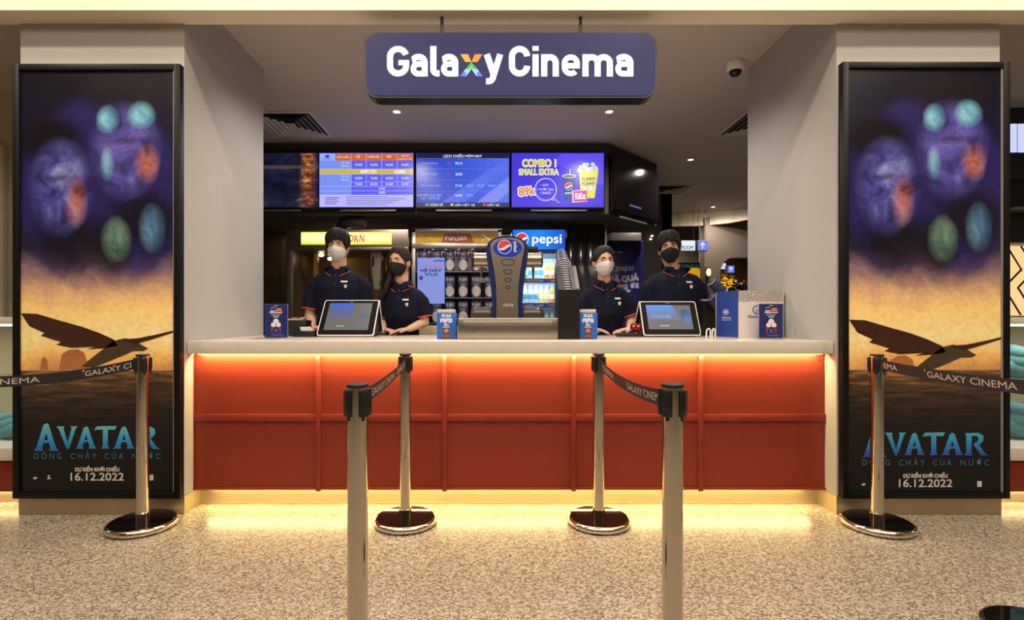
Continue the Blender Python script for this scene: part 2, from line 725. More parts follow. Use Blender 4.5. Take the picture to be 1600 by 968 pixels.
# ------------------------------------------------------------------ ceiling fittings
for q, (lx, ly) in enumerate(SHOP_LIGHTS):
    ld = (CEIL - CAMH) * F / (CY - ly)
    T0 = Matrix.Translation((X(lx, ld), ld, CEIL))
    r = thing('downlight', ['small lit ceiling downlight below the sign, over the black-masked woman', 'small lit ceiling downlight below the sign, over the white-masked woman',
                            'small lit ceiling downlight before the square air vent of the corridor', 'small lit ceiling downlight by the curved end of the shop ceiling'][q],
              'light', (X(lx, ld), ld, CEIL), 0, 'round downlights in the shop ceiling')
    m = MB(WHITE_P)
    m.lathe([(0.030, -0.001), (0.032, -0.006), (0.047, -0.006), (0.050, -0.001), (0.049, 0.0)], n=28, T=T0, caps=False)
    m.build('trim_ring', r)
    m = MB(E((255, 238, 205), 6))
    m.lathe([(0.0005, -0.003), (0.031, -0.003)], n=28, T=T0, caps=False)
    m.build('lamp', r)


def vent(label, x0, x1, y0, y1):
    r = thing('air_vent', label, 'vent', ((x0 + x1) / 2, (y0 + y1) / 2, CEIL), 0, 'square louvred vents in the shop ceiling')
    vm = M('vent_white', (205, 196, 180), 0.5)
    m = MB(vm)
    w = 0.035
    zc = CEIL - 0.012
    m.box(x0, x1, y0, y0 + w, zc, CEIL, bev=.003)
    m.box(x0, x1, y1 - w, y1, zc, CEIL, bev=.003)
    m.box(x0, x0 + w, y0 + w, y1 - w, zc, CEIL)
    m.box(x1 - w, x1, y0 + w, y1 - w, zc, CEIL)
    m.build('frame', r)
    m = MB(MATTE)
    m.box(x0 + w, x1 - w, y0 + w, y1 - w, CEIL - .002, CEIL + .001)
    m.build('duct_opening', r)
    for k in range(5):
        f = 0.055 + 0.052 * k
        a0, a1, b0, b1 = x0 + f, x1 - f, y0 + f, y1 - f
        g = 0.026
        m = MB(vm)
        top, bot = CEIL - .002, CEIL - .016
        o4 = [(a0, b0), (a1, b0), (a1, b1), (a0, b1)]
        i4 = [(a0 + g, b0 + g), (a1 - g, b0 + g), (a1 - g, b1 - g), (a0 + g, b1 - g)]
        vs = [Vector((u, v, bot)) for u, v in o4] + [Vector((u, v, top)) for u, v in i4]
        m.add(vs, [(k2, (k2 + 1) % 4, 4 + (k2 + 1) % 4, 4 + k2) for k2 in range(4)])
        m.build('louvre_blade', r, smooth=0)
    m = MB(vm)
    cx0, cy0 = (x0 + x1) / 2, (y0 + y1) / 2
    m.box(cx0 - .03, cx0 + .03, cy0 - .03, cy0 + .03, CEIL - .016, CEIL - .002, bev=.004)
    m.build('centre_plate', r)


vent('square louvred ceiling vent over the lit popping machine', -2.22, -1.625, 4.74, 5.39)
vent('square louvred ceiling vent by the white dome camera', X(1117, 5.39), X(1117, 5.39) + .6, 4.74, 5.39)
vent('square louvred ceiling vent behind the angled dark screen', 2.28, 2.88, 7.37, 8.03)

cd = 3.84
r = thing('dome_camera', 'white dome security camera on the ceiling beside the pillar', 'security camera', (X(1149, cd), cd, CEIL))
T0 = Matrix.Translation((X(1149, cd), cd, CEIL))
m = MB(M('camera_white', (240, 236, 230), 0.4))
m.lathe([(0.0, 0), (0.056, 0), (0.060, -0.006), (0.060, -0.05), (0.052, -0.062), (0.044, -0.064)], n=36, T=T0)
m.build('housing', r)
m = MB(M('camera_dome_dark', (26, 22, 24), 0.08))
m.lathe([(0.045, -0.058)] + [(0.045 * math.cos(a), -0.062 - 0.043 * math.sin(a)) for a in [PI / 2 * k / 10 for k in range(1, 11)]], n=32, T=T0)
m.build('dome', r)

# ------------------------------------------------------------------ hanging sign
SD = 2.81
sx0, sx1, sz0, sz1 = X(569, SD), X(1027, SD), Z(152.5, SD), Z(50.5, SD)
r = thing('hanging_sign', 'wide navy lit sign hanging on two rods from the beam', 'sign', ((sx0 + sx1) / 2, SD + .05, sz0))


def rrect(x0, x1, z0, z1, rad, n=8):
    out = []
    for cx_, cz_, a in ((x1 - rad, z1 - rad, 0), (x0 + rad, z1 - rad, 90), (x0 + rad, z0 + rad, 180), (x1 - rad, z0 + rad, 270)):
        out += [(cx_ + rad * math.cos(math.radians(a + 90 * k / n)), cz_ + rad * math.sin(math.radians(a + 90 * k / n))) for k in range(n + 1)]
    return out


fw = lambda u, v, h: Vector((u, h, v))
m = MB(M('sign_casing', (40, 38, 46), 0.25, 0.3))
m.prism(rrect(sx0, sx1, sz0, sz1, .075), fw, SD + .002, SD + .098)
m.build('casing', r)
t = NT('sign_face_lit')
t.set(col=lin((16, 16, 34)), emit=lin((56, 57, 104)), power=0.72, rough=0.35, spec=.2)
m = MB(t.m)
m.prism(rrect(sx0 + .012, sx1 - .012, sz0 + .010, sz1 - .010, .066), fw, SD - .004, SD + .004)
face = m.build('face', r)
art = Art(facing(SD - .004), step=.002)
WL = E((246, 250, 255), 1.15)
SW = 9.7
A = lambda cx_, cy_, rx, ry, a0, a1, n=14: [(cx_ + rx * math.cos(math.radians(a0 + (a1 - a0) * k / n)), cy_ - ry * math.sin(math.radians(a0 + (a1 - a0) * k / n))) for k in range(n + 1)]


def letter_c(x0, x1, closed_g):
    cx_, rx = (x0 + x1) / 2, (x1 - x0) / 2 - SW / 2
    path = A(cx_, 89, rx, 11.9, 14 if closed_g else 2, 180) + A(cx_, 103.3, rx, 11.9, 180, 360)
    if closed_g:
        path = path[:-1] + [(cx_ + rx, 103), (cx_ + rx, 94.4)]
        art.stroke([(cx_ + .5, 98.4), (x1, 98.4)], 8.4, WL, 2)
    art.stroke(path, SW, WL, 2)


def letter_a(x0, x1):
    xr = x1 - SW / 2
    art.stroke([(x0 + 2.2, 94)] + A((x0 + 2.2 + xr) / 2 + .3, 98.0, (xr - x0 - 2.2) / 2 - .3, 8.6, 150, 0, 12) + [(xr, 120)], SW, WL, 2)
    art.stroke([(xr, 100.6), (x0 + 12, 100.6)] + A(x0 + 11.5, 108.1, 7.0, 7.5, 90, 270, 10) + [(x0 + 12, 115.6), (xr, 115.6)], 9.0, WL, 2)


def stem(x, y0, y1):
    art.rect(x - SW / 2, y0, x + SW / 2, y1, WL, 2)


letter_c(604.8, 639.6, True)
letter_a(641.6, 668.6)
art.stroke([(677.2, 72.4), (677.2, 109)] + A(683.6, 109, 6.4, 6.2, 180, 270, 6) + [(687, 115.2)], SW, WL, 2)
letter_a(689.2, 716.2)
OR, OR2 = E((255, 165, 30), 1.2), E((235, 140, 25), 1.2)
GR, GR2 = E((40, 190, 60), 1.0), E((90, 220, 90), 1.0)
BL, BL2 = E((70, 110, 240), 1.2), E((150, 200, 255), 1.2)
art.poly([(719.4, 85.2), (731.5, 85.2), (736.6, 97.4), (727.2, 97.4)], OR, 2)
art.poly([(742, 85.2), (753.8, 85.2), (746.2, 97.4), (736.6, 97.4)], OR2, 2)
art.poly([(736.6, 97.4), (746, 108.5), (727.3, 108.5)], GR, 2)
art.poly([(736.6, 102), (741, 108.5), (732, 108.5)], GR2, 3)
art.poly([(727.3, 108.5), (736.6, 108.5), (728.5, 119.6), (718.8, 119.6)], BL2, 2)
art.poly([(736.6, 108.5), (746, 108.5), (754, 119.6), (744.5, 119.6)], BL2, 2)
art.poly([(724, 113), (727.5, 113), (728.5, 119.6), (718.8, 119.6)], BL, 3)
art.poly([(745.5, 113), (749, 113), (754, 119.6), (744.5, 119.6)], BL, 3)
art.stroke([(760.6, 85.2), (771.6, 117.5)], 10.0, WL, 2)
art.stroke([(781.6, 85.2), (770.0, 122)] + A(763.5, 120, 6.8, 7.4, -20, -90, 5) + [(759.5, 127.4)], 9.6, WL, 2)
letter_c(795.0, 828.4, False)
stem(836.7, 85.2, 120)
art.rect(831.8, 72.4, 841.6, 80.0, WL, 2)
stem(850.2, 85.2, 120)
art.stroke([(850.2, 99)] + A(859.2, 98.6, 9.0, 8.8, 180, 0) + [(868.2, 120)], SW, WL, 2)
art.stroke([(881.5, 103.2), (901.6, 103.2)] + A(891.7, 99.5, 9.9, 9.7, 0, 180) + A(891.7, 105.6, 9.9, 9.7, 180, 318), 8.6, WL, 2)
stem(914.6, 85.2, 120)
for cx_ in (924.1, 943.1):
    art.stroke([(cx_ - 9.5, 99)] + A(cx_, 98.6, 9.5, 8.8, 180, 0) + [(cx_ + 9.5, 120)], SW, WL, 2)
letter_a(961.0, 989.4)
o = art.mb.build('lettering', face, recalc=False, smooth=0)
for px in (690.5, 907):
    m = MB(M('rod_metal', (60, 52, 48), 0.35, 0.8))
    xx = X(px, SD + .05)
    m.tube([(xx, SD + .05, sz1 - .004), (xx, SD + .05, BEAMZ)], 0.0085, n=14)
    m.lathe([(0.0, 0.0), (.022, 0.0), (.022, -.004), (0.0, -.004)], WHITE_P, 20, Matrix.Translation((xx, SD + .05, BEAMZ)))
    m.build('hanging_rod', r)

# ------------------------------------------------------------------ counter
CTZ, SB = 0.965, 0.893
r = thing('service_counter', 'long counter with white top and lit orange-red panelled front between the pillars', 'counter', (0.1, 3.35, 0))
cx0, cx1 = XL1 + .002, XR0 - .002
t = NT('solid_surface_white')
t.set(col=t.mix(t.noise(t.pos(), 25, 4), lin((206, 196, 182)), lin((222, 213, 200))), rough=0.18)
m = MB(t.m)
m.box(cx0, cx1, 2.95, 3.95, SB, CTZ, bev=.004)
m.build('countertop', r)
t = NT('orange_red_laminate')
nz = t.noise(t.scale(t.pos(), (1, 1, 8)), 30, 4)
t.set(col=t.mix(nz, lin((122, 41, 25)), lin((132, 46, 28))), rough=0.42, spec=.35)
t.bump(nz, .05, .001)
RED = t.m
PD = 3.03
m = MB(RED)
m.box(cx0, cx1, PD, PD + .02, .106, SB)
m.build('front_panel', r)
bat = [(300.5, 8), (498, 7), (695, 7), (896, 7), (1094, 7), (1295.5, 8)]
for px, w in bat:
    m = MB(RED)
    m.box(X(px - w / 2, PD), X(px + w / 2, PD), PD - .014, PD, .098, SB - .012, bev=.002)
    m.build('batten', r)
for k in range(5):
    xa, xb = X(bat[k][0] + bat[k][1] / 2, PD), X(bat[k + 1][0] - bat[k + 1][1] / 2, PD)
    m = MB(RED)
    m.box(xa, xb, PD - .011, PD, Z(657.5, PD), Z(646, PD), bev=.002)
    m.build('middle_rail', r)
    m = MB(RED)
    m.box(xa, xb, PD - .011, PD, .106, Z(761, PD), bev=.002)
    m.build('bottom_rail', r)
    m = MB(RED)
    m.box(xa, xb, PD - .006, PD, Z(556, PD), SB - .008)
    m.build('top_rail', r)
m = MB(KICK)
m.box(cx0, cx1, 3.089, 3.11, 0, .112)
m.box(cx0, cx1, 3.083, 3.089, 0.0, .012)
m.build('kick_plate', r)
m = MB(E((255, 190, 90), 3.0))
m.box(cx0 + .04, cx1 - .04, 2.985, 2.999, SB - .006, SB)
m.build('light_strip', r)
m = MB(E((255, 205, 100), 3.0))
m.box(cx0 + .04, cx1 - .04, 3.053, 3.065, .104, .112)
m.build('light_strip', r)
m = MB(M('counter_carcass', (90, 84, 78), .6))
m.box(cx0, cx1, 3.11, 3.70, .02, SB)
m.build('carcass', r)


# ------------------------------------------------------------------ framed posters: generic stand-in scenery in the photo's colours
def poster_mat(name):
    t = NT(name)
    g = t.sep(t.gen())
    u = g[0]
    v = t.math('SUBTRACT', 1.0, g[2])
    cb = t.n('ShaderNodeCombineXYZ')
    t.put(cb.inputs[0], t.math('MULTIPLY', u, 1.0))
    t.put(cb.inputs[1], t.math('MULTIPLY', v, 2.6))
    w = cb.outputs[0]
    na = t.noise(w, 3.2, 6, .6, .6)
    nb = t.noise(w, 9.0, 5, .6, .3)
    na0 = t.math('SUBTRACT', na, .5)
    vv = t.math('MULTIPLY_ADD', na0, 0.10, v)
    sky = t.ramp(vv, [(0.0, (13, 10, 20)), (.12, (22, 18, 44)), (.3, (24, 20, 44)), (.42, (44, 34, 56)), (.465, (128, 104, 116)), (.52, (214, 168, 130)),
                      (.57, (255, 214, 134)), (.63, (255, 234, 164)), (.675, (250, 196, 110)), (.712, (214, 152, 90))])
    c = sky

    def blob(c, cu, cv, ru, rv, col, soft=.5, amt=1.0, wob=.25):
        du = t.math('DIVIDE', t.math('SUBTRACT', u, cu), ru)
        dv = t.math('DIVIDE', t.math('SUBTRACT', v, cv), rv)
        d = t.math('SQRT', t.math('ADD', t.math('MULTIPLY', du, du), t.math('MULTIPLY', dv, dv)))
        d = t.math('MULTIPLY_ADD', t.math('SUBTRACT', nb, .5), wob * 2, d)
        f = t.math('MULTIPLY', t.math('DIVIDE', t.math('SUBTRACT', 1.0, d), soft), amt, clamp=True)
        if amt < 1:
            f = t.math('MINIMUM', f, amt)
        return t.mix(f, c, col if isinstance(col, bpy.types.NodeSocket) else lin(col))
    nb0 = nb
    nb = t.noise(w, 5.0, 5, .62, .8)
    gas = t.ramp(nb, [(.30, (30, 26, 66)), (.42, (58, 54, 122)), (.55, (86, 84, 164)), (.68, (132, 138, 196)), (.8, (176, 190, 220))])
    gas2 = t.ramp(nb, [(.30, (34, 30, 74)), (.45, (72, 66, 140)), (.58, (98, 90, 176)), (.72, (150, 122, 168)), (.82, (206, 150, 130))])
    gas3 = t.ramp(nb, [(.30, (40, 66, 70)), (.5, (96, 134, 118)), (.7, (160, 184, 150))])
    gas4 = t.ramp(nb, [(.30, (34, 56, 92)), (.5, (80, 122, 160)), (.7, (150, 186, 206))])
    cyan = t.ramp(nb, [(.30, (70, 120, 160)), (.5, (118, 190, 214)), (.7, (170, 226, 232))])
    rust = t.ramp(nb, [(.30, (120, 64, 50)), (.5, (206, 124, 80)), (.7, (246, 190, 130))])
    c = blob(c, .52, .30, .56, .25, (40, 33, 92), .12, .95, .03)            # a dim planet
    c = blob(c, .20, .165, .26, .075, (18, 13, 20), .5)
    c = blob(c, .66, .055, .32, .065, (26, 19, 28), .5)
    c = blob(c, .32, .41, .34, .09, (20, 17, 30), .6)
    c = blob(c, .78, .35, .28, .09, (24, 19, 36), .6)
    c = blob(c, .26, .275, .225, .125, gas, .42, 1.0, .22)                   # drifting clouds of violet and blue gas
    c = blob(c, .36, .31, .08, .07, rust, .9, .75, .3)
    c = blob(c, .68, .19, .25, .125, gas2, .42, 1.0, .22)
    c = blob(c, .56, .115, .08, .036, cyan, .6, .85, .3)
    c = blob(c, .78, .105, .10, .036, cyan, .6, .85, .3)
    c = blob(c, .56, .22, .05, .045, cyan, .8, .7, .3)
    c = blob(c, .82, .22, .09, .05, rust, .8, .8, .3)
    c = blob(c, .68, .165, .18, .018, (36, 27, 62), .9, .75)
    c = blob(c, .24, .255, .17, .014, (30, 24, 54), .9, .7)
    c = blob(c, .58, .425, .18, .085, (22, 19, 26), .5)
    c = blob(c, .62, .40, .11, .062, gas3, .75, 1.0, .35)
    c = blob(c, .86, .37, .13, .09, (22, 22, 32), .5)
    c = blob(c, .85, .375, .095, .066, gas4, .75, 1.0, .35)
    fog = t.ramp(vv, [(.36, (0, 0, 0)), (.46, (110, 110, 110)), (.54, (255, 255, 255))])
    c = t.mix(fog, c, sky)
    gr = t.math('MULTIPLY_ADD', t.math('SUBTRACT', t.noise(w, 26, 6, .7), .5), .8, 1.05)
    mm = t.n('ShaderNodeVectorMath', operation='SCALE')
    t.put(mm.inputs[0], c)
    t.put(mm.inputs[3], gr)
    c = mm.outputs[0]
    # dark sea below
    wv = t.noise(t.scale(w, (1.2, 11, 1)), 3.4, 7, .7, .5)
    vs = t.math('MULTIPLY_ADD', t.math('SUBTRACT', wv, .5), t.math('MULTIPLY', t.math('SUBTRACT', 1.12, v), .75), v)
    sea = t.ramp(vs, [(.70, (150, 108, 70)), (.735, (92, 68, 50)), (.78, (58, 45, 38)), (.84, (34, 28, 28)), (.93, (20, 17, 19)), (1.0, (14, 12, 14))])
    f = t.math('GREATER_THAN', v, .712)
    c = t.mix(f, c, sea)
    t.set(col=c, rough=.28, spec=.35)
    return t.m


PRINT = poster_mat('poster_print')
tt = NT('poster_title')
zz = tt.sep(tt.pos())[2]
tt.set(col=tt.ramp(tt.math('DIVIDE', tt.math('SUBTRACT', zz, .33), .20), [(0, (44, 66, 170)), (.45, (46, 150, 205)), (1, (120, 205, 180))]), rough=.3)
TITLE = tt.m
SUBT = M('poster_subtitle', (60, 120, 140), .3)
DATE = M('poster_date', (214, 204, 196), .3)
BIRD = M('poster_bird', (66, 36, 26), .3, var=.5, scale=14)
BIRD2 = M('poster_bird_body', (74, 60, 42), .3, var=.4, scale=20)
ROCK = M('poster_rock', (176, 112, 66), .3, var=.2, scale=20)
FRAME = M('frame_black', (11, 10, 10), .5, spec=.25)


# capitals with flared feet, each letter in a unit box
FLARED = {
    'A': [[(.38, .06), (.52, 0), (.58, .10), (.33, .88), (.37, 1), (-.02, 1), (.08, .88)], [(.42, .10), (.52, 0), (.60, .05), (.90, .86), (1.02, 1), (.62, 1), (.66, .88)], [(.22, .66), (.76, .56), (.79, .66), (.20, .76)]],
    'V': [[(-.02, 0), (.36, 0), (.32, .10), (.58, .86), (.53, 1), (.46, .96), (.10, .12)], [(.66, 0), (1.0, 0), (.90, .10), (.62, .88), (.53, 1), (.46, .90), (.70, .10)]],
    'T': [[(-.02, .17), (.10, .0), (1.02, -.02), (.94, .16), (.60, .14), (.40, .14)], [(.38, .10), (.62, .10), (.62, .88), (.70, 1), (.28, 1), (.38, .88)]],
    'R': [[(.04, .02), (.34, .02), (.32, .88), (.38, 1), (.0, 1), (.10, .88), (.10, .10)], [(.22, .02), (.60, .0), (.82, .12), (.84, .32), (.72, .48), (.44, .58), (.40, .48), (.56, .40), (.62, .28), (.56, .14), (.24, .13)],
          [(.42, .54), (.62, .50), (.88, .88), (1.04, 1), (.74, 1)]],
}


def poster(label, px0, px1, py0, py1, ox, oy, u0):
    d = 2.889
    r = thing('framed_poster', label, 'poster', (X((px0 + px1) / 2, d), DF, Z(py1, d)))
    x0, x1, z0, z1 = X(px0, d), X(px1, d), Z(py1, d), Z(py0, d)
    bw = 10 * d / F
    m = MB(FRAME)
    m.box(x0, x0 + bw, d, DF, z0, z1, bev=.003)
    m.box(x1 - bw, x1, d, DF, z0, z1, bev=.003)
    m.box(x0 + bw, x1 - bw, d, DF, z1 - bw, z1, bev=.003)
    m.box(x0 + bw, x1 - bw, d, DF, z0, z0 + bw, bev=.003)
    m.build('frame', r)
    pd = d + .014
    m = MB(PRINT)
    m.box(x0 + bw, x1 - bw, pd, pd + .01, z0 + bw, z1 - bw)
    pr = m.build('print', r, smooth=0)
    a = Art(lambda u, v, h: facing(pd)(u + ox, v + oy, h), step=.0008)
    a.poly([(63, 577), (65, 561), (69, 556), (74, 562), (76, 577)], ROCK)
    a.poly([(92, 577), (97, 553), (108, 546), (122, 545), (132, 551), (140, 577)], ROCK)
    # a plain large bird gliding over the water
    a.poly([(33, 489), (58, 490), (92, 500), (128, 510), (156, 520), (178, 530), (184, 540), (160, 544), (136, 545), (150, 541), (112, 543), (88, 538), (96, 534), (64, 524), (70, 520), (46, 509)], BIRD, 2)
    a.poly([(128, 572), (142, 560), (160, 546), (178, 532), (196, 528), (212, 532), (224, 540), (232, 544), (224, 548), (208, 548), (190, 556), (166, 566), (146, 574)], BIRD2, 2)
    a.poly([(190, 530), (216, 528), (246, 522), (271, 516), (271, 519), (240, 529), (212, 537)], BIRD, 3)
    a.build = a.mb.build('scenery', pr, recalc=False, smooth=0)
    for nm, ops in (('title', [('A', 55, 660, 93, 703.5, TITLE, 2, .035), ('VATAR', 90, 665.5, 248, 700.5, TITLE, 2, .03)]),
                    ('subtitle', [('D Ò N G', 53.3, 704.6, 96.7, 716.4, SUBT, 2)]), ('subtitle', [('C H Ả Y', 110.7, 704.6, 151, 716.4, SUBT, 2)]),
                    ('subtitle', [('C Ủ A', 163.8, 704.6, 193, 716.4, SUBT, 2)]), ('subtitle', [('N Ư Ớ C', 206.9, 704.6, 251.5, 716.4, SUBT, 2)]),
                    ('release_note', [('DỰ KIẾN KHỞI CHIẾU', 117.5, 726.5, 187, 737.5, DATE, 2, .03)]),
                    ('release_date', [('16.12.2022', 110.5, 738, 194, 750.5, DATE, 2, .02)])):
        a = Art(lambda u, v, h: facing(pd)(u + ox, v + oy, h), step=.0008)
        if nm == 'title':
            x_, k_ = 55, 0
            for ch, u0_, u1_, v0_, v1_ in (('A', 54, 91.5, 660.5, 704), ('V', 89, 122, 665.5, 702), ('A', 119, 151, 665.5, 700.5), ('T', 148, 182, 665.5, 700.5), ('A', 177.5, 211, 665.5, 700.5), ('R', 212, 249, 665.5, 701)):
                for q_, pg in enumerate(FLARED[ch]):
                    a.poly([(u0_ + (u1_ - u0_) * gx, v0_ + (v1_ - v0_) * gy) for gx, gy in pg], TITLE, 2 + .15 * q_)
            ops = ()
        for op in ops:
            a.text(*op)
        a.mb.build(nm, pr, recalc=False, smooth=0)
    for pts in ([(52, 746), (55, 744.5), (59, 745), (57, 748), (53, 748)], [(73, 748), (76, 745), (74, 743), (79, 741), (77, 745), (81, 747.5)],
                [(233, 741), (240, 741), (240, 750), (233, 750)]):
        a = Art(lambda u, v, h: facing(pd)(u + ox, v + oy, h), step=.0008)
        a.poly(pts, DATE, 2)
        a.mb.build('small_logo', pr, recalc=False, smooth=0)
    m = MB(M('frame_seal', (150, 142, 136), .4))
    m.box(x1 - bw - .006, x1 - bw, d + .006, pd, z0 + bw, z1 - bw)
    m.build('inner_trim', r)


poster('tall black-framed film poster on the pillar nearer the lit popping machine', 19, 281, 99, 779, 0, 0, 0)
poster('tall black-framed film poster on the pillar nearer the white dome camera', 1317, 1579, 96, 779, 1293.5, 10, 0)

# ------------------------------------------------------------------ belt stanchions
CLOTH = M('belt_cloth', (34, 28, 32), .75, bump=.2, scale=300)
BTEXT = M('belt_lettering', (196, 184, 172), .6)
DOTS = [M('belt_dot_yellow', (214, 180, 60), .5), M('belt_dot_red', (190, 60, 60), .5), M('belt_dot_blue', (50, 80, 150), .5)]
ST_TOP = .905


def stanchion_parts(r):
    L = dict(local=True)
    m = MB(POLISH)
    m.lathe([(.156, .005), (.163, .007), (.1675, .013), (.1685, .021), (.166, .030), (.160, .036), (.152, .0385), (.02, .0385)], n=72)
    m.lathe([(.034, .0385), (.034, .080), (.031, .083)], n=40)
    b = m.build('base', r, **L)
    m = MB(MATTE)
    m.lathe([(.0, .0), (.156, .0), (.158, .005), (.0, .0055)], n=72)
    m.build('rubber_foot', b, **L)
    m = MB(M('base_black_gloss', (12, 10, 10), .05))
    m.lathe([(.0, .0394), (.152, .0394), (.1525, .0386)], n=72)
    m.build('base_cover', b, **L)
    m = MB(CHROME)
    m.lathe([(.0298, .038), (.0298, .898)], n=48)
    m.build('pole', r, **L)
    m = MB(BLACK)
    m.lathe([(.0, .896), (.0312, .896), (.0322, .899), (.0322, .903), (.0308, .905), (.0, .905)], n=48)
    m.build('cap', r, **L)
    for k in range(4):
        T = Matrix.Rotation(PI / 4 + PI / 2 * k, 4, 'Z')
        m = MB(BLACK)
        m.box(-.0145, .0145, -.0385, -.027, .812, .889, bev=.002, T=T)
        m.box(-.0105, .0105, -.0415, -.038, .826, .886, bev=.0015, T=T)
        m.box(-.005, .005, -.033, -.028, .800, .815, bev=.0015, T=T)
        m.build('belt_slot', r, **L)


SPOTS = {
    'a': (X(223, 2.75), 2.75), 'b': (X(633.5, 2.80), 2.80), 'c': (X(935.5, 2.80), 2.80), 'd': (X(1370.5, 2.75), 2.75),
    'e': (X(559, 1.535), 1.535), 'f': (X(1050.5, 1.535), 1.535), 'g': (1.875, 1.78), 'h': (-2.80, 2.25)}
LABELS = {
    'a': 'chrome belt stanchion before the poster that adjoins the popping machine pillar',
    'b': 'chrome belt stanchion close to the red counter, below the black-masked woman',
    'c': 'chrome belt stanchion close to the red counter, below the white-masked woman',
    'd': 'chrome belt stanchion before the poster on the dome camera pillar',
    'e': 'large cut-off chrome stanchion joined by belt to the post below the black-masked woman',
    'f': 'large cut-off chrome stanchion joined by belt to the post below the white-masked woman',
    'g': 'stanchion of which only the dark base edge shows at the bottom corner'}
proto = thing('belt_stanchion', LABELS['a'], 'stanchion', (SPOTS['a'][0], SPOTS['a'][1], 0), 0, 'chrome belt stanchions')
stanchion_parts(proto)
STN = {'a': proto}
for k in 'bcdefg':
    STN[k] = copy_tree(proto, (SPOTS[k][0], SPOTS[k][1], 0), LABELS[k])


def belt(owner, k0, k1, sag, words):
    """a belt from stanchion k0 (seen on the picture's west) to k1; words: (text, px start, px end)"""
    a, b = Vector(SPOTS[k0] + (.853,)), Vector(SPOTS[k1] + (.853,))
    dr = (b - a).normalized()
    a, b = a + dr * .0425, b - dr * .0425
    N = 40
    nrm = Vector((dr.y, -dr.x, 0))
    if nrm.dot(-(a + b)) < 0:
        nrm = -nrm

    def at(s, w, h):
        q = a.lerp(b, s)
        q.z -= sag * 4 * s * (1 - s)
        tilt = Vector((nrm.x * .10, nrm.y * .10, 1)) * w
        return q + tilt + nrm * h
    HW = .0262
    m = MB(CLOTH)
    rings = [[at(k / N, -HW, .0006), at(k / N, HW, .0006), at(k / N, HW, -.0006), at(k / N, -HW, -.0006)] for k in range(N + 1)]
    m.loft(rings)
    bo = m.build('belt', STN[owner], smooth=60)

    def px(s):
        q = at(s, 0, 0)
        return CX + q.x / q.y * F

    def inv(p):
        lo, hi = -1.0, 2.0
        for _ in range(40):
            mid = (lo + hi) / 2
            if px(mid) < p:
                lo = mid
            else:
                hi = mid
        return lo
    for body, p0, p1 in words:
        art = Art(lambda u, v, h: at(u, v, .0008 + h), step=.0004)
        art.aspect = 1.0 / (b - a).length
        s0, s1 = inv(p0), inv(p1)
        art.text(body, s0, HW * .52, s1, -HW * .52, BTEXT, 1, .004)
        ln = (b - a).length
        for q, (fu, fv) in enumerate(((-.03, .6), (.62, .62), (.9, -.62))):
            su = s0 + (s1 - s0) * fu
            if .02 < su < .98 and len(body) > 6:
                art.ell(su, fv * HW, .0045 / ln, .0045, DOTS[q], 2, 12)
        art.mb.build('belt_lettering', bo, recalc=False, smooth=0)


belt('a', 'h', 'a', .060, [('NEMA', 0, 62), ('GALAXY CI', 133, 205)])
belt('d', 'd', 'g', .010, [('EMA', 1381, 1402), ('GALAXY CINEMA', 1449, 1590)])
belt('e', 'e', 'b', .012, [('GALAXY CINEMA', 580, 616), ('GALA', 620, 632)])
belt('f', 'c', 'f', .030, [('CINEMA', 942, 959), ('GALAXY CINEM', 980, 1029)])

# ------------------------------------------------------------------ screens on the bulkhead
BEZ = M('screen_bezel', (12, 12, 14), .2)
BAR = M('screen_bar_silver', (170, 164, 160), .35, .6)
TD = 5.555           # face of the screens


def tv(label, px0, px1, draw, screen_mat):
    r = thing('wall_screen', label, 'screen', (X((px0 + px1) / 2, TD), D0, Z(326, TD)), 0, 'menu screens in a row on the bulkhead')
    m = MB(BEZ)
    m.box(X(px0 - 1.6, TD), X(px1 + 1.6, TD), TD, D0, Z(326.5, TD), Z(236.5, TD), bev=.004)
    m.build('housing', r)
    m = MB(BAR)
    c = (px0 + px1) / 2 + 2
    m.box(X(c - 44, TD), X(c + 44, TD), TD + .01, TD + .03, Z(329, TD), Z(327, TD), bev=.002)
    m.build('bottom_bar', r)
    m = MB(screen_mat)
    m.box(X(px0, TD), X(px1, TD), TD - .002, TD + .004, Z(323.5, TD), Z(239, TD))
    a = Art(facing(TD - .002), m, .0006)
    if draw:
        draw(a)
    m.build('screen', r, recalc=False, smooth=0)
    return r


t = NT('screen_space_scene')
g = t.sep(t.gen())
u, w = g[0], g[2]
n1 = t.noise(t.gen(), 4.0, 5, .6, .4)
base = t.ramp(n1, [(.35, (8, 10, 24)), (.55, (24, 26, 54)), (.72, (46, 44, 70)), (.85, (90, 90, 140))])
f = t.math('SUBTRACT', 1.0, t.math('DIVIDE', t.math('ABSOLUTE', t.math('SUBTRACT', t.math('MULTIPLY_ADD', t.math('SUBTRACT', n1, .5), .2, u), .90)), .10), clamp=True)
f = t.math('MULTIPLY', f, t.math('MULTIPLY_ADD', w, .7, .5, clamp=True))
base = t.mix(f, base, t.ramp(t.noise(t.gen(), 11, 4), [(.3, (40, 16, 12)), (.5, (150, 70, 30)), (.65, (240, 170, 90)), (.8, (255, 236, 190))]))
st = t.math('MULTIPLY', t.math('LESS_THAN', t.math('ABSOLUTE', t.math('SUBTRACT', w, .74)), .03), .5)
base = t.mix(st, base, lin((100, 84, 70)))
t.set(col=(0.01, 0.01, 0.01, 1), emit=base, power=1.0, rough=.2)
tv('lit screen showing a dark space scene with an orange glow, half behind the pillar', 350, 497, None, t.m)


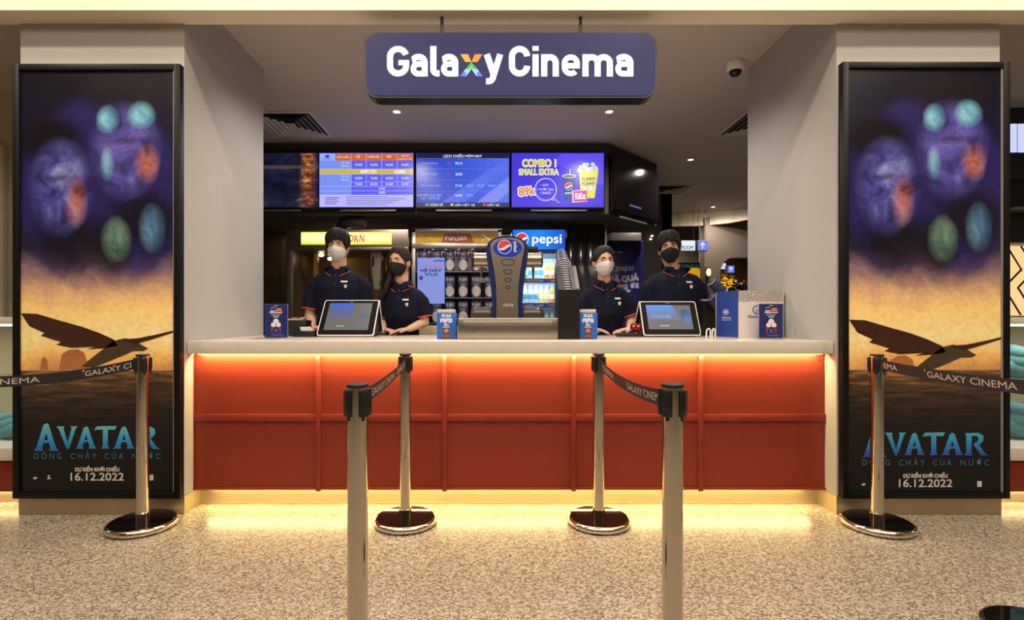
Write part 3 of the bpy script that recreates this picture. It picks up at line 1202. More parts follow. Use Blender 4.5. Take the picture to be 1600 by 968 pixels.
def price_table(a):
    blue, lb, org, yel, wht = E((92, 96, 246)), E((122, 146, 246)), E((212, 104, 56)), E((206, 184, 76)), E((226, 226, 255))
    a.rect(499.5, 240, 549, 305, lb, 1)
    a.rect(549, 240, 645.5, 305, blue, 1)
    a.rect(499.5, 304.5, 645.5, 323, E((186, 184, 255)), 2)
    a.rect(524, 240, 645.5, 250.8, org, 2)
    a.rect(500, 240, 523.6, 250.8, E((150, 176, 255)), 2)
    a.ell(511.5, 244.3, 3.6, 2.2, E((40, 60, 170)), 3)
    a.text('Galaxy', 505, 246.8, 519, 249.3, E((40, 60, 170)), 3, .02)
    a.rect(499.5, 264, 645.5, 272, yel, 2)
    for y in (264, 272, 284.3, 291, 298, 304.5):
        a.rect(499.5 if y != 284.3 else 549, y - .2, 645.5, y + .2, wht, 3)
    for x in (548.6, 572.4, 596.6, 620.6):
        a.rect(x - .2, 240, x + .2, 264, wht, 3)
        a.rect(x - .2, 272, x + .2, 291, wht, 3)
    for body, x in (('SUẤT CHIẾU', 536), ('U22', 560), ('NGƯỜI LỚN', 584), ('HSSV', 608)):
        hw = len(body) * .92
        a.text(body, x - hw, 242.4, x + hw, 246.6, wht, 4, .01)
    a.text('TRẺ EM', 627, 240.8, 639, 245, wht, 4)
    a.text('NGƯỜI CAO TUỔI', 622.5, 245.6, 643.5, 249.6, wht, 4)
    for y, ps in ((257.3, ('50.000', '60.000', '60.000', '50.000')), (278.2, ('65.000', '75.000', '80.000', '55.000')), (287.6, ('70.000', '80.000', '85.000', '60.000'))):
        for body, x in zip(ps, (560.5, 584.5, 608.5, 633)):
            a.text(body, x - 5.6, y - 1.7, x + 5.6, y + 1.7, wht, 4, .02)
    a.text('HAPPY DAY', 563, 265.2, 589, 270.8, E((255, 252, 220)), 4, .03)
    a.text('45.000đ', 616, 265.2, 633, 270.8, E((255, 252, 220)), 4, .03)
    a.text('50.000', 592, 292.8, 602, 296, wht, 4, .02)
    a.text('60.000', 592, 299, 602, 302.4, wht, 4, .02)
    for k, body in enumerate(('T2-T5', 'T6-CN')):
        a.text(body, 533, 253 + 5 * k, 545, 256 + 5 * k, wht, 4)
        a.text(body, 533, 274 + 5.4 * k, 545, 277 + 5.4 * k, wht, 4)
    dk = E((70, 76, 150))
    for k in range(4):
        a.rect(508, 308.2 + 3.1 * k, 531 - 3 * (k % 2) - k, 309.3 + 3.1 * k, dk, 4)
    for k in range(5):
        a.rect(541, 306.6 + 3.2 * k, 606 + 9 * ((k * 7) % 4), 307.4 + 3.2 * k, dk, 4)


tv('lit blue ticket price table screen with an orange heading row', 499, 646, price_table, E((110, 110, 246)))


def schedule(a):
    hd, wht, cy = E((26, 28, 66)), E((232, 236, 255)), E((150, 236, 250))
    pale = E((150, 160, 210))
    for k in range(12):
        f = k / 11
        a.rect(651 + 12 * k, 247.5, 651 + 12 * (k + 1) + .1, 316.5, E((int(38 + 44 * f), int(66 + 44 * f), int(190 + 48 * f))), 1)
    a.poly([(745, 316), (795, 276), (795, 300), (775, 316)], E((126, 140, 240)), 2)
    a.poly([(690, 316), (760, 268), (795, 247.6), (795, 262), (725, 316)], E((92, 112, 236)), 2)
    a.rect(651, 239, 795, 247.5, hd, 2)
    a.text('LỊCH CHIẾU HÔM NAY', 693, 239.6, 753, 246.8, wht, 3, .015)
    for y in (247.5, 263.5, 281.5, 299):
        a.rect(651, y - .25, 795, y + .25, E((110, 136, 230)), 3)
    red, wt = E((176, 60, 130)), wht
    for body, y, x0, x1, times in (('CHỊ MƯỜI BA', 255, 660, 684, ('18:15',)), ('EM VÀ TRỊNH', 272, 660, 684, ('20:00',)),
                                   ('HẠNH PHÚC MÁU', 290, 656, 688, ('17:10', '18:20', '19:30', '20:40', '21:50')),
                                   ('ONE PIECE FILM: RED', 305, 651.5, 690, ('16:45', '18:50'))):
        a.text(body, x0, y - 2.1, x1, y + 2.1, E((176, 186, 226)), 4)
        a.text('2D', 697.5, y - 1.6, 703.5, y + 1.8, red, 4, .02)
        for k, tm in enumerate(times):
            a.text(tm, 711.5 + 17 * k, y - 2, 722 + 17 * k, y + 2, (E((200, 246, 255)) if k == 0 else E((110, 190, 240))), 4, .02)
    a.text('(2D - VIETSUB)', 658, 308, 687, 312.4, E((176, 186, 226)), 4)
    a.rect(651, 316.3, 795, 323.5, E((36, 40, 80)), 3)
    for x, col, body, x1 in ((665, (70, 170, 150), 'CÒN VÉ', 692), (704, (214, 206, 70), 'SẮP HẾT VÉ', 742), (754.5, (220, 70, 90), 'HẾT VÉ', 780)):
        a.rect(x, 317.8, x + 4.5, 321.6, E(col), 4)
        a.text(body, x + 7, 316.8, x1, 322, wht, 4, .01)


tv('lit blue showtimes screen with rows of times', 650.5, 795.5, schedule, E((60, 80, 210)))


def combo(a):
    wht, yel, org = E((246, 246, 255)), E((236, 226, 60)), E((242, 140, 60))
    a.poly([(800, 240), (870, 240), (842, 275), (800, 300)], E((70, 56, 224)), 1)
    a.poly([(876, 240), (943, 240), (943, 290), (866, 254)], E((96, 80, 240)), 1)
    for body, x0, y0, x1, y1 in (('COMBO 1', 817, 249.5, 868, 260), ('SMALL EXTRA', 811.5, 264.5, 872, 272.5)):
        a.text(body, x0 - 1.2, y0 - 1.2, x1 + 1.2, y1 + 1.2, wht, 3, .07)
        a.text(body, x0, y0, x1, y1, E((120, 116, 60)), 4, .05)
        a.text(body, x0, y0, x1, y1, yel, 5, .03)
    a.text('89k', 808.6, 290.2, 837.4, 306.8, wht, 3, .08, -.1)
    a.text('89k', 810, 291.6, 836, 305.4, org, 4, .04, -.1)
    a.ring(852.5, 296, 17, 17.6, .8, wht, 3)
    a.ring(853.2, 295.5, 15.6, 16.4, .5, E((190, 186, 255)), 3)
    a.stroke([(862, 311), (866, 313), (864, 306), (870, 314), (874, 317)], .7, wht, 3)
    a.text('1 BẮP', 845, 286, 857, 290.4, wht, 4)
    a.text('1 NƯỚC 22oz', 840, 292.6, 865, 297.4, wht, 4)
    a.text('1 SNACK', 844, 299.4, 861, 303.2, wht, 4)
    a.rect(890, 264, 891.4, 275, wht, 2)                       # the drink
    a.poly([(879, 275), (899.5, 275), (896.5, 311.5), (881.5, 311.5)], E((30, 56, 140)), 3)
    a.poly([(882, 300), (897, 300), (896.5, 311.5), (881.5, 311.5)], E((24, 84, 150)), 4)
    a.ell(889.2, 275, 10.8, 3.0, wht, 4)
    a.ell(889.2, 275.2, 9.0, 2.0, E((90, 80, 110)), 5)
    globe(a, 888.5, 291, 5.6, 5, E((220, 50, 60)), wht, E((30, 80, 190)))
    a.text('pepsi', 883, 299.6, 893, 303.6, wht, 6, .02)
    a.poly([(904.5, 266), (935, 264), (929, 309.5), (907.5, 309)], E((240, 226, 80)), 3)   # the popcorn
    rnd = random.Random(4)
    for k in range(26):
        f = rnd.random()
        a.ell(903.5 + 31 * f, 263 - 9 * rnd.random() * (1 - (2 * f - 1) ** 2) + rnd.random() * 5, 3.2, 2.8, E(rnd.choice([(240, 240, 236), (214, 222, 220), (190, 206, 216)])), 4 + k % 3, 10)
    for k in range(9):
        a.ell(914 + 4 * (k % 4), 291 + 3.2 * (k // 4), 3.4, 2.8, E(((240, 240, 230), (222, 220, 200))[k % 2]), 5, 10)
    a.text('YUMMY', 908.5, 277, 931, 283, E((60, 60, 110)), 7, .02)
    a.text('YUMMY', 908.5, 284.4, 930.4, 290.2, E((60, 60, 110)), 7, .02)
    a.poly([(893.5, 297), (917.5, 296.5), (917.5, 315), (893.8, 316.5)], E((238, 190, 222)), 6)
    a.poly([(896, 298.5), (917, 298), (917, 314), (896.4, 314.6)], E((214, 70, 150)), 7)
    a.text('KitKat', 898.5, 301, 915, 311.5, E((255, 240, 250)), 8, .03, -.06)


tv('lit violet snack offer screen with a drink and popcorn', 799.5, 943.5, combo, E((74, 58, 228)))

# the dark screen on the slanted end
a0, a1 = Vector((X(953, 5.6) + .02, 5.56, 0)), Vector((X(1027, 6.33) + .02, 6.33, 0))
dv = (a1 - a0)
ang = math.atan2(dv.y, dv.x)
r = thing('wall_screen', 'switched-off dark screen on the slanted end of the bulkhead', 'screen', (a0.x, a0.y, Z(326, 5.56)), ang)
wl = dv.length
zb, zt = Z(330, 5.56), Z(240, 5.56)
LM = root_matrix(r)
off = Vector((0, 0, -r.location.z))
m = MB(BEZ)
m.box(0, wl, -.0, .05, zb - r.location.z, zt - r.location.z, bev=.004)
m.build('housing', r, local=True)
m = MB(M('screen_off', (24, 20, 24), .12))
m.box(.015, wl - .015, -.002, .002, zb + .03 - r.location.z, zt - .02 - r.location.z)
a = Art(lambda u, v, h: Vector((u, -.002 - h, v)), m)
for k in range(5):
    a.rect(.36 + .055 * k, .085, .405 + .055 * k, .105, E((120, 110, 200), .8), 1)
m.build('screen', r, local=True, recalc=False, smooth=0)
m = MB(BAR)
m.box(.18, wl - .28, .01, .03, zb - .04 - r.location.z, zb - .02 - r.location.z, bev=.002)
m.build('bottom_bar', r, local=True)

# ------------------------------------------------------------------ popping machine
PM = 5.75
r = thing('popping_machine', 'grey steel popping machine with a lit yellow header sign', 'popcorn machine', (X(543, PM), PM + .4, 0))
GST = steel('grey_cabinet_steel', (150, 138, 122), .34, (2, 2, 40))
hx0, hx1 = X(447, PM), X(638, PM)
m = MB(GST)
m.box(hx0, hx1, PM, PM + .85, Z(390, PM), Z(358, PM), bev=.006)
m.box(hx0 - .006, hx1, PM - .008, PM + .2, Z(390.5, PM), Z(386, PM), bev=.003)
m.build('header', r)
m = MB(GST)
m.box(hx0, X(458, PM), PM, PM + .85, .9, Z(390, PM), bev=.004)
m.build('side_post', r)
m = MB(GST)
m.box(X(627, PM), hx1, PM, PM + .85, .9, Z(390, PM), bev=.004)
m.build('side_post', r)
t = NT('warm_steel_back')
t.set(col=lin((168, 140, 96)), metal=.7, rough=t.math('MULTIPLY_ADD', t.noise(t.scale(t.pos(), (40, 1, 1)), 5, 2), .2, .3))
m = MB(t.m)
m.box(hx0 + .01, hx1 - .01, PM + .80, PM + .84, .9, Z(390, PM))
m.build('back_panel', r)
m = MB(M('inner_post_warm', (196, 160, 110), .4, .5))
m.box(X(490, 6.1), X(496, 6.1), 6.1, 6.16, .9, Z(388, 6.1))
m.box(X(458, 6.1), X(490, 6.1), 6.1, 6.12, Z(393, 6.1), Z(388, 6.1))
m.build('inner_post', r)
m = MB(GST)
m.box(hx0, hx1, PM, PM + .85, 0, .9, bev=.006)
m.build('base_cabinet', r)
t = NT('yellow_header_lit')
g = t.sep(t.gen())
ed = t.math('ABSOLUTE', t.math('SUBTRACT', g[2], .55))
cc = t.ramp(t.math('MULTIPLY_ADD', ed, 1.5, t.math('MULTIPLY', t.math('ABSOLUTE', t.math('SUBTRACT', g[0], .5)), .4)), [(0, (255, 255, 214)), (.45, (252, 250, 150)), (.9, (206, 214, 60))])
t.set(col=(0.02, 0.02, 0.02, 1), emit=cc, power=1.25)
m = MB(t.m)
m.box(X(471, PM), X(612, PM), PM - .012, PM + .01, Z(382, PM), Z(362.5, PM))
a = Art(facing(PM - .012), m)
for k, ch in enumerate('POPCORN'):
    a.text(ch, 510 + 8.6 * k, 366.4 + (k % 2), 517.6 + 8.6 * k, 378 + (k % 2), E((230, 120, 30)), 2, .03, (-1) ** k * .08)
for x, y in ((484, 375), (494, 371), (500, 378), (586, 372), (594, 377), (602, 369)):
    a.ring(x, y, 2.2, 2.0, .7, E((224, 226, 130)), 1, 14)
m.build('header_sign', r, recalc=False, smooth=0)
for k, (px, py, d) in enumerate(((470, 399, 6.2), (502, 398, 6.0), (516, 404, 6.3))):
    m = MB(E((255, 226, 170), 5))
    m.ball(P(px, py, d), .032, .032, .022)
    m.build('heat_lamp', r)
area('machine_light', (X(540, 6.1), 6.15, Z(393, 6.1)), (.9, .3), 18, (1.0, .80, .50))
STEELK = steel('kettle_steel', (186, 176, 160), .14, (40, 40, 2))
kd = 6.1
kx, kz = X(590, kd), Z(452, kd)
T0 = Matrix.Translation((kx, kd + .05, kz))
m = MB(STEELK)
m.lathe([(0, 0), (.10, .005), (.115, .03), (.118, .20), (.124, .205), (.124, .215), (.0, .235)], n=36, T=T0)
m.build('kettle', r)
m = MB(STEEL)
m.prism([(579, 394), (597, 394), (593, 452), (585, 452)], facing(kd - .1), 0, .02)
m.box(X(585, kd), X(588, kd), kd - .125, kd - .119, Z(418, kd), Z(403, kd), MATTE)
m.build('kettle_bracket', r)
m = MB(STEELK)
for px, y0 in ((599, 402), (604, 406)):
    m.tube([P(px, 424, kd + .02), P(px, y0, kd + .02), P(px - 1, y0 - 4, kd + .02)], .011, n=10)
    m.ball(P(px, y0 + 6, kd + .02), .018, .018, .02)
m.tube([P(572, 432, kd), P(608, 426, kd - .02)], .008, n=8)
m.build('pipes', r)

FOIL = M('duct_foil', (150, 146, 142), .28, .75, var=.3, scale=60, bump=.6)
r = thing('flexible_duct', 'ribbed foil duct curving up from the popping machine', 'duct', (X(530, 5.8), 5.8, Z(358, 5.8)))
m = MB(FOIL)
pp, rr = [], []
N = 46
for k in range(N + 1):
    f = k / N
    pp.append(P(531 + 4 * f + 36 * f ** 2, 356 - 10 * math.sin(f * PI * .60), 5.80))
    rr.append(.060 + .006 * (1 if k % 2 else -1))
m.tube(pp, rr, n=26, up=(0, 1, 0))
m.build('hose', r, smooth=20)

# ------------------------------------------------------------------ popcorn warmer with tubs
WD = 5.85
r = thing('popcorn_warmer', 'glass-fronted steel popcorn warmer full of tubs under a yellow strip', 'popcorn warmer', (X(713, WD), WD + .3, 0))
wx0, wx1 = X(643, WD), X(784, WD)
AL = steel('warmer_aluminium', (196, 188, 186), .25, (30, 30, 2))
wz1, wz0 = Z(356.5, WD), Z(508, WD)
DPT = .50
m = MB(AL)
m.box(wx0, wx1, WD, WD + DPT, Z(363, WD), wz1, bev=.004)
m.box(wx0, wx1, WD - .004, WD + DPT, Z(388, WD), Z(380, WD), bev=.004)
m.build('top_frame', r)
m = MB(AL)
m.box(wx0, X(649, WD), WD, WD + DPT, wz0, wz1 - .01, bev=.003)
m.build('side_frame', r)
m = MB(AL)
m.box(X(778, WD), wx1, WD, WD + DPT, wz0, wz1 - .01, bev=.003)
m.build('side_frame', r)
m = MB(M('warmer_back', (40, 34, 44), .4))
m.box(wx0, wx1, WD + DPT, WD + DPT + .02, wz0, wz1)
m.build('back_panel', r)
m = MB(M('warmer_yellow', (208, 160, 40), .35, var=.25, scale=12))
m.box(X(649, WD), X(778, WD), WD + .002, WD + .03, Z(380, WD), Z(363, WD))
a = Art(facing(WD + .002), m)
wh = M('warmer_lettering', (246, 226, 204), .4)
br_ = M('warmer_splash', (160, 74, 44), .4)
a.poly([(690, 379.4), (694, 365), (712, 363.4), (735, 365), (741, 379.4)], br_, 1)
for k, ch in enumerate('POPCORN'):
    a.text(ch, 695.5 + 4.9 * k, 369.6 - abs(k - 3) * .4, 700 + 4.9 * k, 375.6 - abs(k - 3) * .4, wh, 2, .03, (k - 3) * .05)
rnd = random.Random(2)
for k in range(13):
    x = 652 + 124 * rnd.random()
    if not 688 < x < 742:
        a.ell(x, 366 + 11 * rnd.random(), 2.2, 1.5, M('warmer_popcorn', (232, 196, 130), .5), 1, 9)
a.poly([(752, 366), (756, 366), (768, 375), (764, 376)], wh, 1)
m.build('header_strip', r, recalc=False, smooth=0)
SHELVES = [(423.5, 'top'), (464.5, 'middle'), (504, 'lower')]
for py, nm in SHELVES:
    m = MB(AL)
    zz = Z(py, WD + .06)
    m.box(X(649, WD) + .001, X(778, WD) - .001, WD + .03, WD + DPT, zz - .012, zz)
    m.build('shelf', r)
m = MB(M('warmer_base', (186, 168, 130), .3, .6))
m.box(wx0, wx1, WD - .02, WD + DPT, .0, wz0, bev=.006)
m.build('base_cabinet', r)
t = NT('clear_glass')
for n_ in list(t.t.nodes):
    if n_.type == 'BSDF_PRINCIPLED':
        t.t.nodes.remove(n_)
mixn = t.n('ShaderNodeMixShader')
tr, gl = t.n('ShaderNodeBsdfTransparent'), t.n('ShaderNodeBsdfGlossy')
tr.inputs[0].default_value = (.93, .95, .97, 1)
gl.inputs['Roughness'].default_value = .02
fr = t.n('ShaderNodeFresnel')
fr.inputs[0].default_value = 1.5
gb = t.n('ShaderNodeNewGeometry')
t.put(mixn.inputs[0], t.math('MULTIPLY', fr.outputs[0], t.math('SUBTRACT', 1.0, gb.outputs['Backfacing'])))
t.t.links.new(tr.outputs[0], mixn.inputs[1])
t.t.links.new(gl.outputs[0], mixn.inputs[2])
t.t.links.new(mixn.outputs[0], t.t.nodes['Material Output'].inputs[0])
GLASS = t.m
m = MB(GLASS)
m.box(X(649, WD), X(778, WD), WD + .004, WD + .009, wz0, Z(388, WD))
m.build('glass_front', r)
area('warmer_light', (X(713, WD), WD + .16, Z(391, WD)), (.8, .1), 12, (1.0, .85, .75))

# a tub: dark printed paper carton with a pale round patch, popcorn heaped in it
TUB = M('tub_paper', (74, 62, 84), .5)
TUBW = M('tub_patch', (226, 208, 190), .5)
TUBT = M('tub_lettering', (196, 196, 210), .5)
CORN = M('popcorn', (232, 212, 168), .7, var=.15, bump=.5, scale=60)
tub = thing('popcorn_tub', '', 'popcorn tub', (0, 0, 0))
m = MB(TUB)
m.lathe([(0, 0), (.052, 0), (.064, .235), (.066, .238), (.063, .240), (.060, .225), (0, .225)], n=28)


def tub_face(u, v, h):
    rad = .052 + .012 * v / .235 + .0012 + h
    return Vector((rad * math.sin(u), -rad * math.cos(u), v))


def curved(pts, mat, l):
    """patch on the tub's curved side, as a fan fine enough to follow it"""
    cu = sum(p[0] for p in pts) / len(pts)
    cv = sum(p[1] for p in pts) / len(pts)
    vs = [tub_face(cu, cv, l * .0006)] + [tub_face(cu + (p[0] - cu) * f, cv + (p[1] - cv) * f, l * .0006) for f in (.5, 1) for p in pts]
    n = len(pts)
    m.add(vs, [(0, 1 + k, 1 + (k + 1) % n) for k in range(n)] + [(1 + k, 1 + n + k, 1 + n + (k + 1) % n, 1 + (k + 1) % n) for k in range(n)], mat)


lob = [(1.02 * math.sin(2 * PI * k / 40) * (1 + .05 * math.cos(8 * PI * k / 40)), .070 + .058 * math.cos(2 * PI * k / 40) * (1 + .05 * math.cos(8 * PI * k / 40))) for k in range(40)]
curved(lob, TUBW, 1)
pts, fcs = text_poly('PHIM')
for q in range(3):
    m.add([tub_face(-.80 + 1.56 * a_ + .02 * q,   .222 - .046 * b_, .001 + .00012 * q) for a_, b_ in pts], fcs, TUBT)
m.add([tub_face(-.5 + 1.0 * a_, .160 - .026 * b_, .001) for a_, b_ in pts], fcs, TUBT)
m.build('carton', tub, smooth=30)
m = MB(CORN)
rnd = random.Random(5)
for k in range(22):
    an, rd = rnd.random() * 6.28, .05 * math.sqrt(rnd.random())
    m.ball((rd * math.cos(an), rd * math.sin(an), .226 + .006 * rnd.random() + .006 * (1 - rd / .05)), .014, .014, .012, nu=7, nv=5)
m.build('popcorn', tub)
first = True
for py, nm in SHELVES:
    zz = Z(py, WD + .06)
    for k in range(6):
        loc = (X(662 + 20.6 * k, WD + .11), WD + .11, zz + .001)
        lab = 'dark printed popcorn tub with pale round patch on the warmer\'s %s shelf' % nm
        o = tub if first else copy_tree(tub, loc, lab)
        o.location, o['label'], o['group'] = loc, lab, 'popcorn tubs on the %s shelf of the warmer' % nm
        first = False
# added glowing card that stands in for a reflection in the glass
r = thing('reflection_card', 'added pale blue glowing card imitating a reflection in the popcorn warmer glass', 'reflection_card', (X(673, WD), WD + .02, Z(470, WD)))
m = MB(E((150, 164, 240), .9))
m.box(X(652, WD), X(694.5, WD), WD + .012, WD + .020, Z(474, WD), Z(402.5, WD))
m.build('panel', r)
m = MB()
a = Art(facing(WD + .012), m)
ink, pink = E((64, 70, 160), .8), E((206, 130, 190), .9)
a.text('THÁNG', 662, 412, 688, 418, pink, 1, .05)
a.text('HÈ NÀY', 657, 418.6, 690, 424.6, ink, 1, .05)
a.text('VUI', 663, 426, 683, 431, ink, 1, .05)
a.ell(658, 434, 3, 3.6, ink, 1, 10)
a.stroke([(678, 408), (686, 406.5), (694, 408)], 1.6, ink, 1)
m.build('reflection_lettering', r, recalc=False, smooth=0)

# ------------------------------------------------------------------ drinks fridge
FD = 6.0
r = thing('drinks_fridge', 'upright drinks fridge with lit blue header and white-lit shelves', 'fridge', (X(842, FD), FD + .3, 0))
fx0, fx1 = X(800, FD), X(884, FD)
fz1 = Z(357, FD)
FB = M('fridge_shell_blue', (24, 40, 90), .3)
m = MB(FB)
m.box(fx0, fx0 + .035, FD, FD + .6, .1, fz1, bev=.004)
m.box(fx1 - .035, fx1, FD, FD + .6, .1, fz1, bev=.004)
m.box(fx0, fx1, FD, FD + .6, fz1 - .02, fz1, bev=.004)
m.box(fx0, fx1, FD, FD + .6, .0, .5, bev=.006)
m.box(fx0 + .03, fx1 - .03, FD, FD + .6, Z(396, FD), Z(390, FD))
m.build('shell', r)
t = NT('fridge_liner')
t.set(col=lin((206, 222, 232)), rough=.4, emit=lin((150, 190, 215)), power=.22)
m = MB(t.m)
m.box(fx0 + .035, fx1 - .035, FD + .52, FD + .55, .5, Z(396, FD))
m.build('back_liner', r)
t = NT('fridge_header_lit')
g = t.sep(t.gen())
t.set(col=(.01, .01, .01, 1), emit=t.ramp(g[0], [(0, (20, 110, 230)), (.5, (10, 140, 250)), (1, (12, 84, 205))]), power=1.0)
m = MB(t.m)
m.box(fx0 + .01, fx1 - .01, FD - .02, FD + .02, Z(389, FD), Z(359, FD), bev=.004)
a = Art(facing(FD - .02), m, .0008)
WH = E((255, 255, 255), 1.2)
globe(a, 815.5, 373.5, 9.4, 1, E((226, 44, 54)), WH, E((20, 80, 190)))
# the word on the header in round strokes
a.text('pepsi', 831.5, 366, 877.5, 384.5, WH, 2, .012)
m.build('header_sign', r, recalc=False, smooth=25)
LINER = M('shelf_white', (214, 220, 226), .4)
RAIL = M('price_rail_blue', (38, 66, 150), .4)
FSH = [(435.5, 'upper'), (473.5, 'middle'), (511, 'lower')]
for py, nm in FSH:
    zz = Z(py, FD + .05)
    m = MB(LINER)
    m.box(fx0 + .036, fx1 - .036, FD + .05, FD + .52, zz - .012, zz)
    sh = m.build('shelf', r)
    m = MB(RAIL)
    m.box(fx0 + .036, fx1 - .036, FD + .038, FD + .05, zz - .048, zz + .004)
    a = Art(facing(FD + .038), m)
    k_ = F / (FD + .038)
    yy = CY - (zz - .022 - CAMH) * k_
    for x in (822, 838, 858):
        a.ell(x, yy, 2.2, 2.2, E((200, 60, 70), .6), 1, 12)
        a.text('pepsi', x + 3, yy - 1.6, x + 11, yy + 1.8, LINER, 1)
    m.build('price_rail', sh, recalc=False, smooth=0)
m = MB(GLASS)
m.box(fx0 + .036, fx1 - .036, FD + .006, FD + .011, .5, Z(396, FD))
m.build('glass_door', r)
area('fridge_light', (X(842, FD), FD + .05, Z(397.5, FD)), (.5, .06), 7.0, (.80, .92, 1.0), (0, .5, -1))
area('fridge_light', (X(842, FD), FD + .06, Z(440, FD)), (.5, .03), 3.5, (.80, .92, 1.0), (0, .5, -1))

BCOL = {'clear': ((176, 206, 214), (90, 150, 190)), 'green': ((70, 130, 90), (150, 190, 90)), 'orange': ((226, 140, 50), (240, 230, 210)), 'yellow': ((214, 196, 120), (236, 226, 160))}


def bottle(kind):
    body, labc = BCOL[kind]
    o = thing('drink_bottle', '', 'bottle', (0, 0, 0))
    m = MB(M('bottle_' + kind, body, .12))
    m.lathe([(0, 0), (.026, 0), (.028, .006), (.028, .12), (.024, .15), (.012, .178), (.012, .19), (0, .19)], n=20)
    b = m.build('body', o)
    m = MB(M('bottle_label_' + kind, labc, .4))
    m.lathe([(.0285, .05), (.0285, .105)], n=20, caps=False)
    m.build('paper_label', o)
    m = MB(M('bottle_cap_' + kind, (230, 230, 226) if kind != 'orange' else (60, 120, 70), .4))
    m.lathe([(.0, .188), (.0145, .188), (.0145, .203), (0, .203)], n=16)
    m.build('cap', o)
    return o


first = {}
pat = {'upper': ['clear', 'green', 'clear', 'clear', 'clear', 'orange', 'orange', 'clear'], 'middle': ['green', 'clear', 'clear', 'clear', 'yellow', 'yellow', 'orange', 'yellow'],
       'lower': ['clear', 'clear', 'green', 'clear', 'yellow', 'clear', 'clear', 'clear']}
word = {'clear': 'clear water bottle', 'green': 'green drink bottle', 'orange': 'orange juice bottle', 'yellow': 'pale yellow drink bottle'}
for py, nm in FSH:
    zz = Z(py, FD + .05)
    for k, kd_ in enumerate(pat[nm]):
        loc = (X(811.5 + 8.5 * k, FD + .12), FD + .12, zz + .001)
        lab = '%s on the %s shelf of the white-lit drinks fridge' % (word[kd_], nm)
        if kd_ in first:
            o = copy_tree(first[kd_], loc, lab)
        else:
            o = first[kd_] = bottle(kd_)
            o.location, o['label'] = loc, lab
        o['group'] = '%ss on the %s fridge shelf' % (word[kd_], nm)

# ------------------------------------------------------------------ dark glass cabinet and the printed cooler beyond
GD = 6.25
r = thing('glass_cabinet', 'tall dark glass cabinet standing beside the lit drinks fridge', 'cabinet', (X(915, GD), GD + .3, 0))
DGL = M('dark_glass', (52, 49, 54), .10)
for k, (a_, b_) in enumerate(((886, 904), (904, 918), (918, 945))):
    m = MB(DGL)
    m.box(X(a_ + .4, GD), X(b_ - .4, GD), GD, GD + .012, .1, Z(352, GD), bev=.002)
    m.build('door', r)
m = MB(M('cabinet_dark', (20, 20, 25), .4))
m.box(X(886, GD), X(945, GD), GD + .013, GD + .55, 0, Z(350, GD), bev=.004)
m.build('carcass', r)

VD = 6.6
r = thing('printed_cooler', 'dark blue printed drinks cooler behind the white-masked woman', 'cooler', (X(979, VD), VD + .3, 0))
vx0, vx1, vz1 = X(951, VD), X(1001, VD), Z(377, VD)
m = MB(M('cooler_shell', (40, 38, 120), .35))
m.box(vx0, vx1 + .05, VD + .03, VD + .65, 0, vz1 + .02, bev=.02)
m.build('shell', r)
m = MB(M('cooler_print', (32, 28, 92), .35, var=.2, scale=6))
m.box(vx0, vx1, VD, VD + .03, .1, vz1, bev=.006)
PW = M('cooler_lettering', (206, 200, 226), .4)
a = Art(facing(VD), m)
a.text('pepsi', 963.5, 413.5, 989.5, 425.5, PW, 1, .01)
a.ring(959, 419, 4.5, 4.5, .8, PW, 1)
a.text('ĐÃ QUÁ', 950.5, 428, 998, 442, PW, 1, .05, -.1)
a.text('PEPSI ƠI!', 956, 442, 998, 452, PW, 1, .05, -.1)
a.ring(958.5, 394, 2.4, 2.4, .6, PW, 1)
a.rect(963.5, 393, 973, 394.6, PW, 1)
a.rect(978, 452, 985, 456, PW, 1)
a.poly([(982, 460), (986, 461), (985, 470)], PW, 1)
m.build('door', r, recalc=False, smooth=25)
m = MB(M('cooler_top_grey', (140, 134, 130), .4, .3))
m.box(X(952, 7.0), X(1001, 7.0), 6.95, 7.3, vz1, Z(364, 7.0), bev=.01)
m.build('top_housing', r)

# ------------------------------------------------------------------ things on the counter
G = CTZ + .0008
# two back-to-back till displays
RIM = M('till_rim_white', (226, 220, 212), .35)


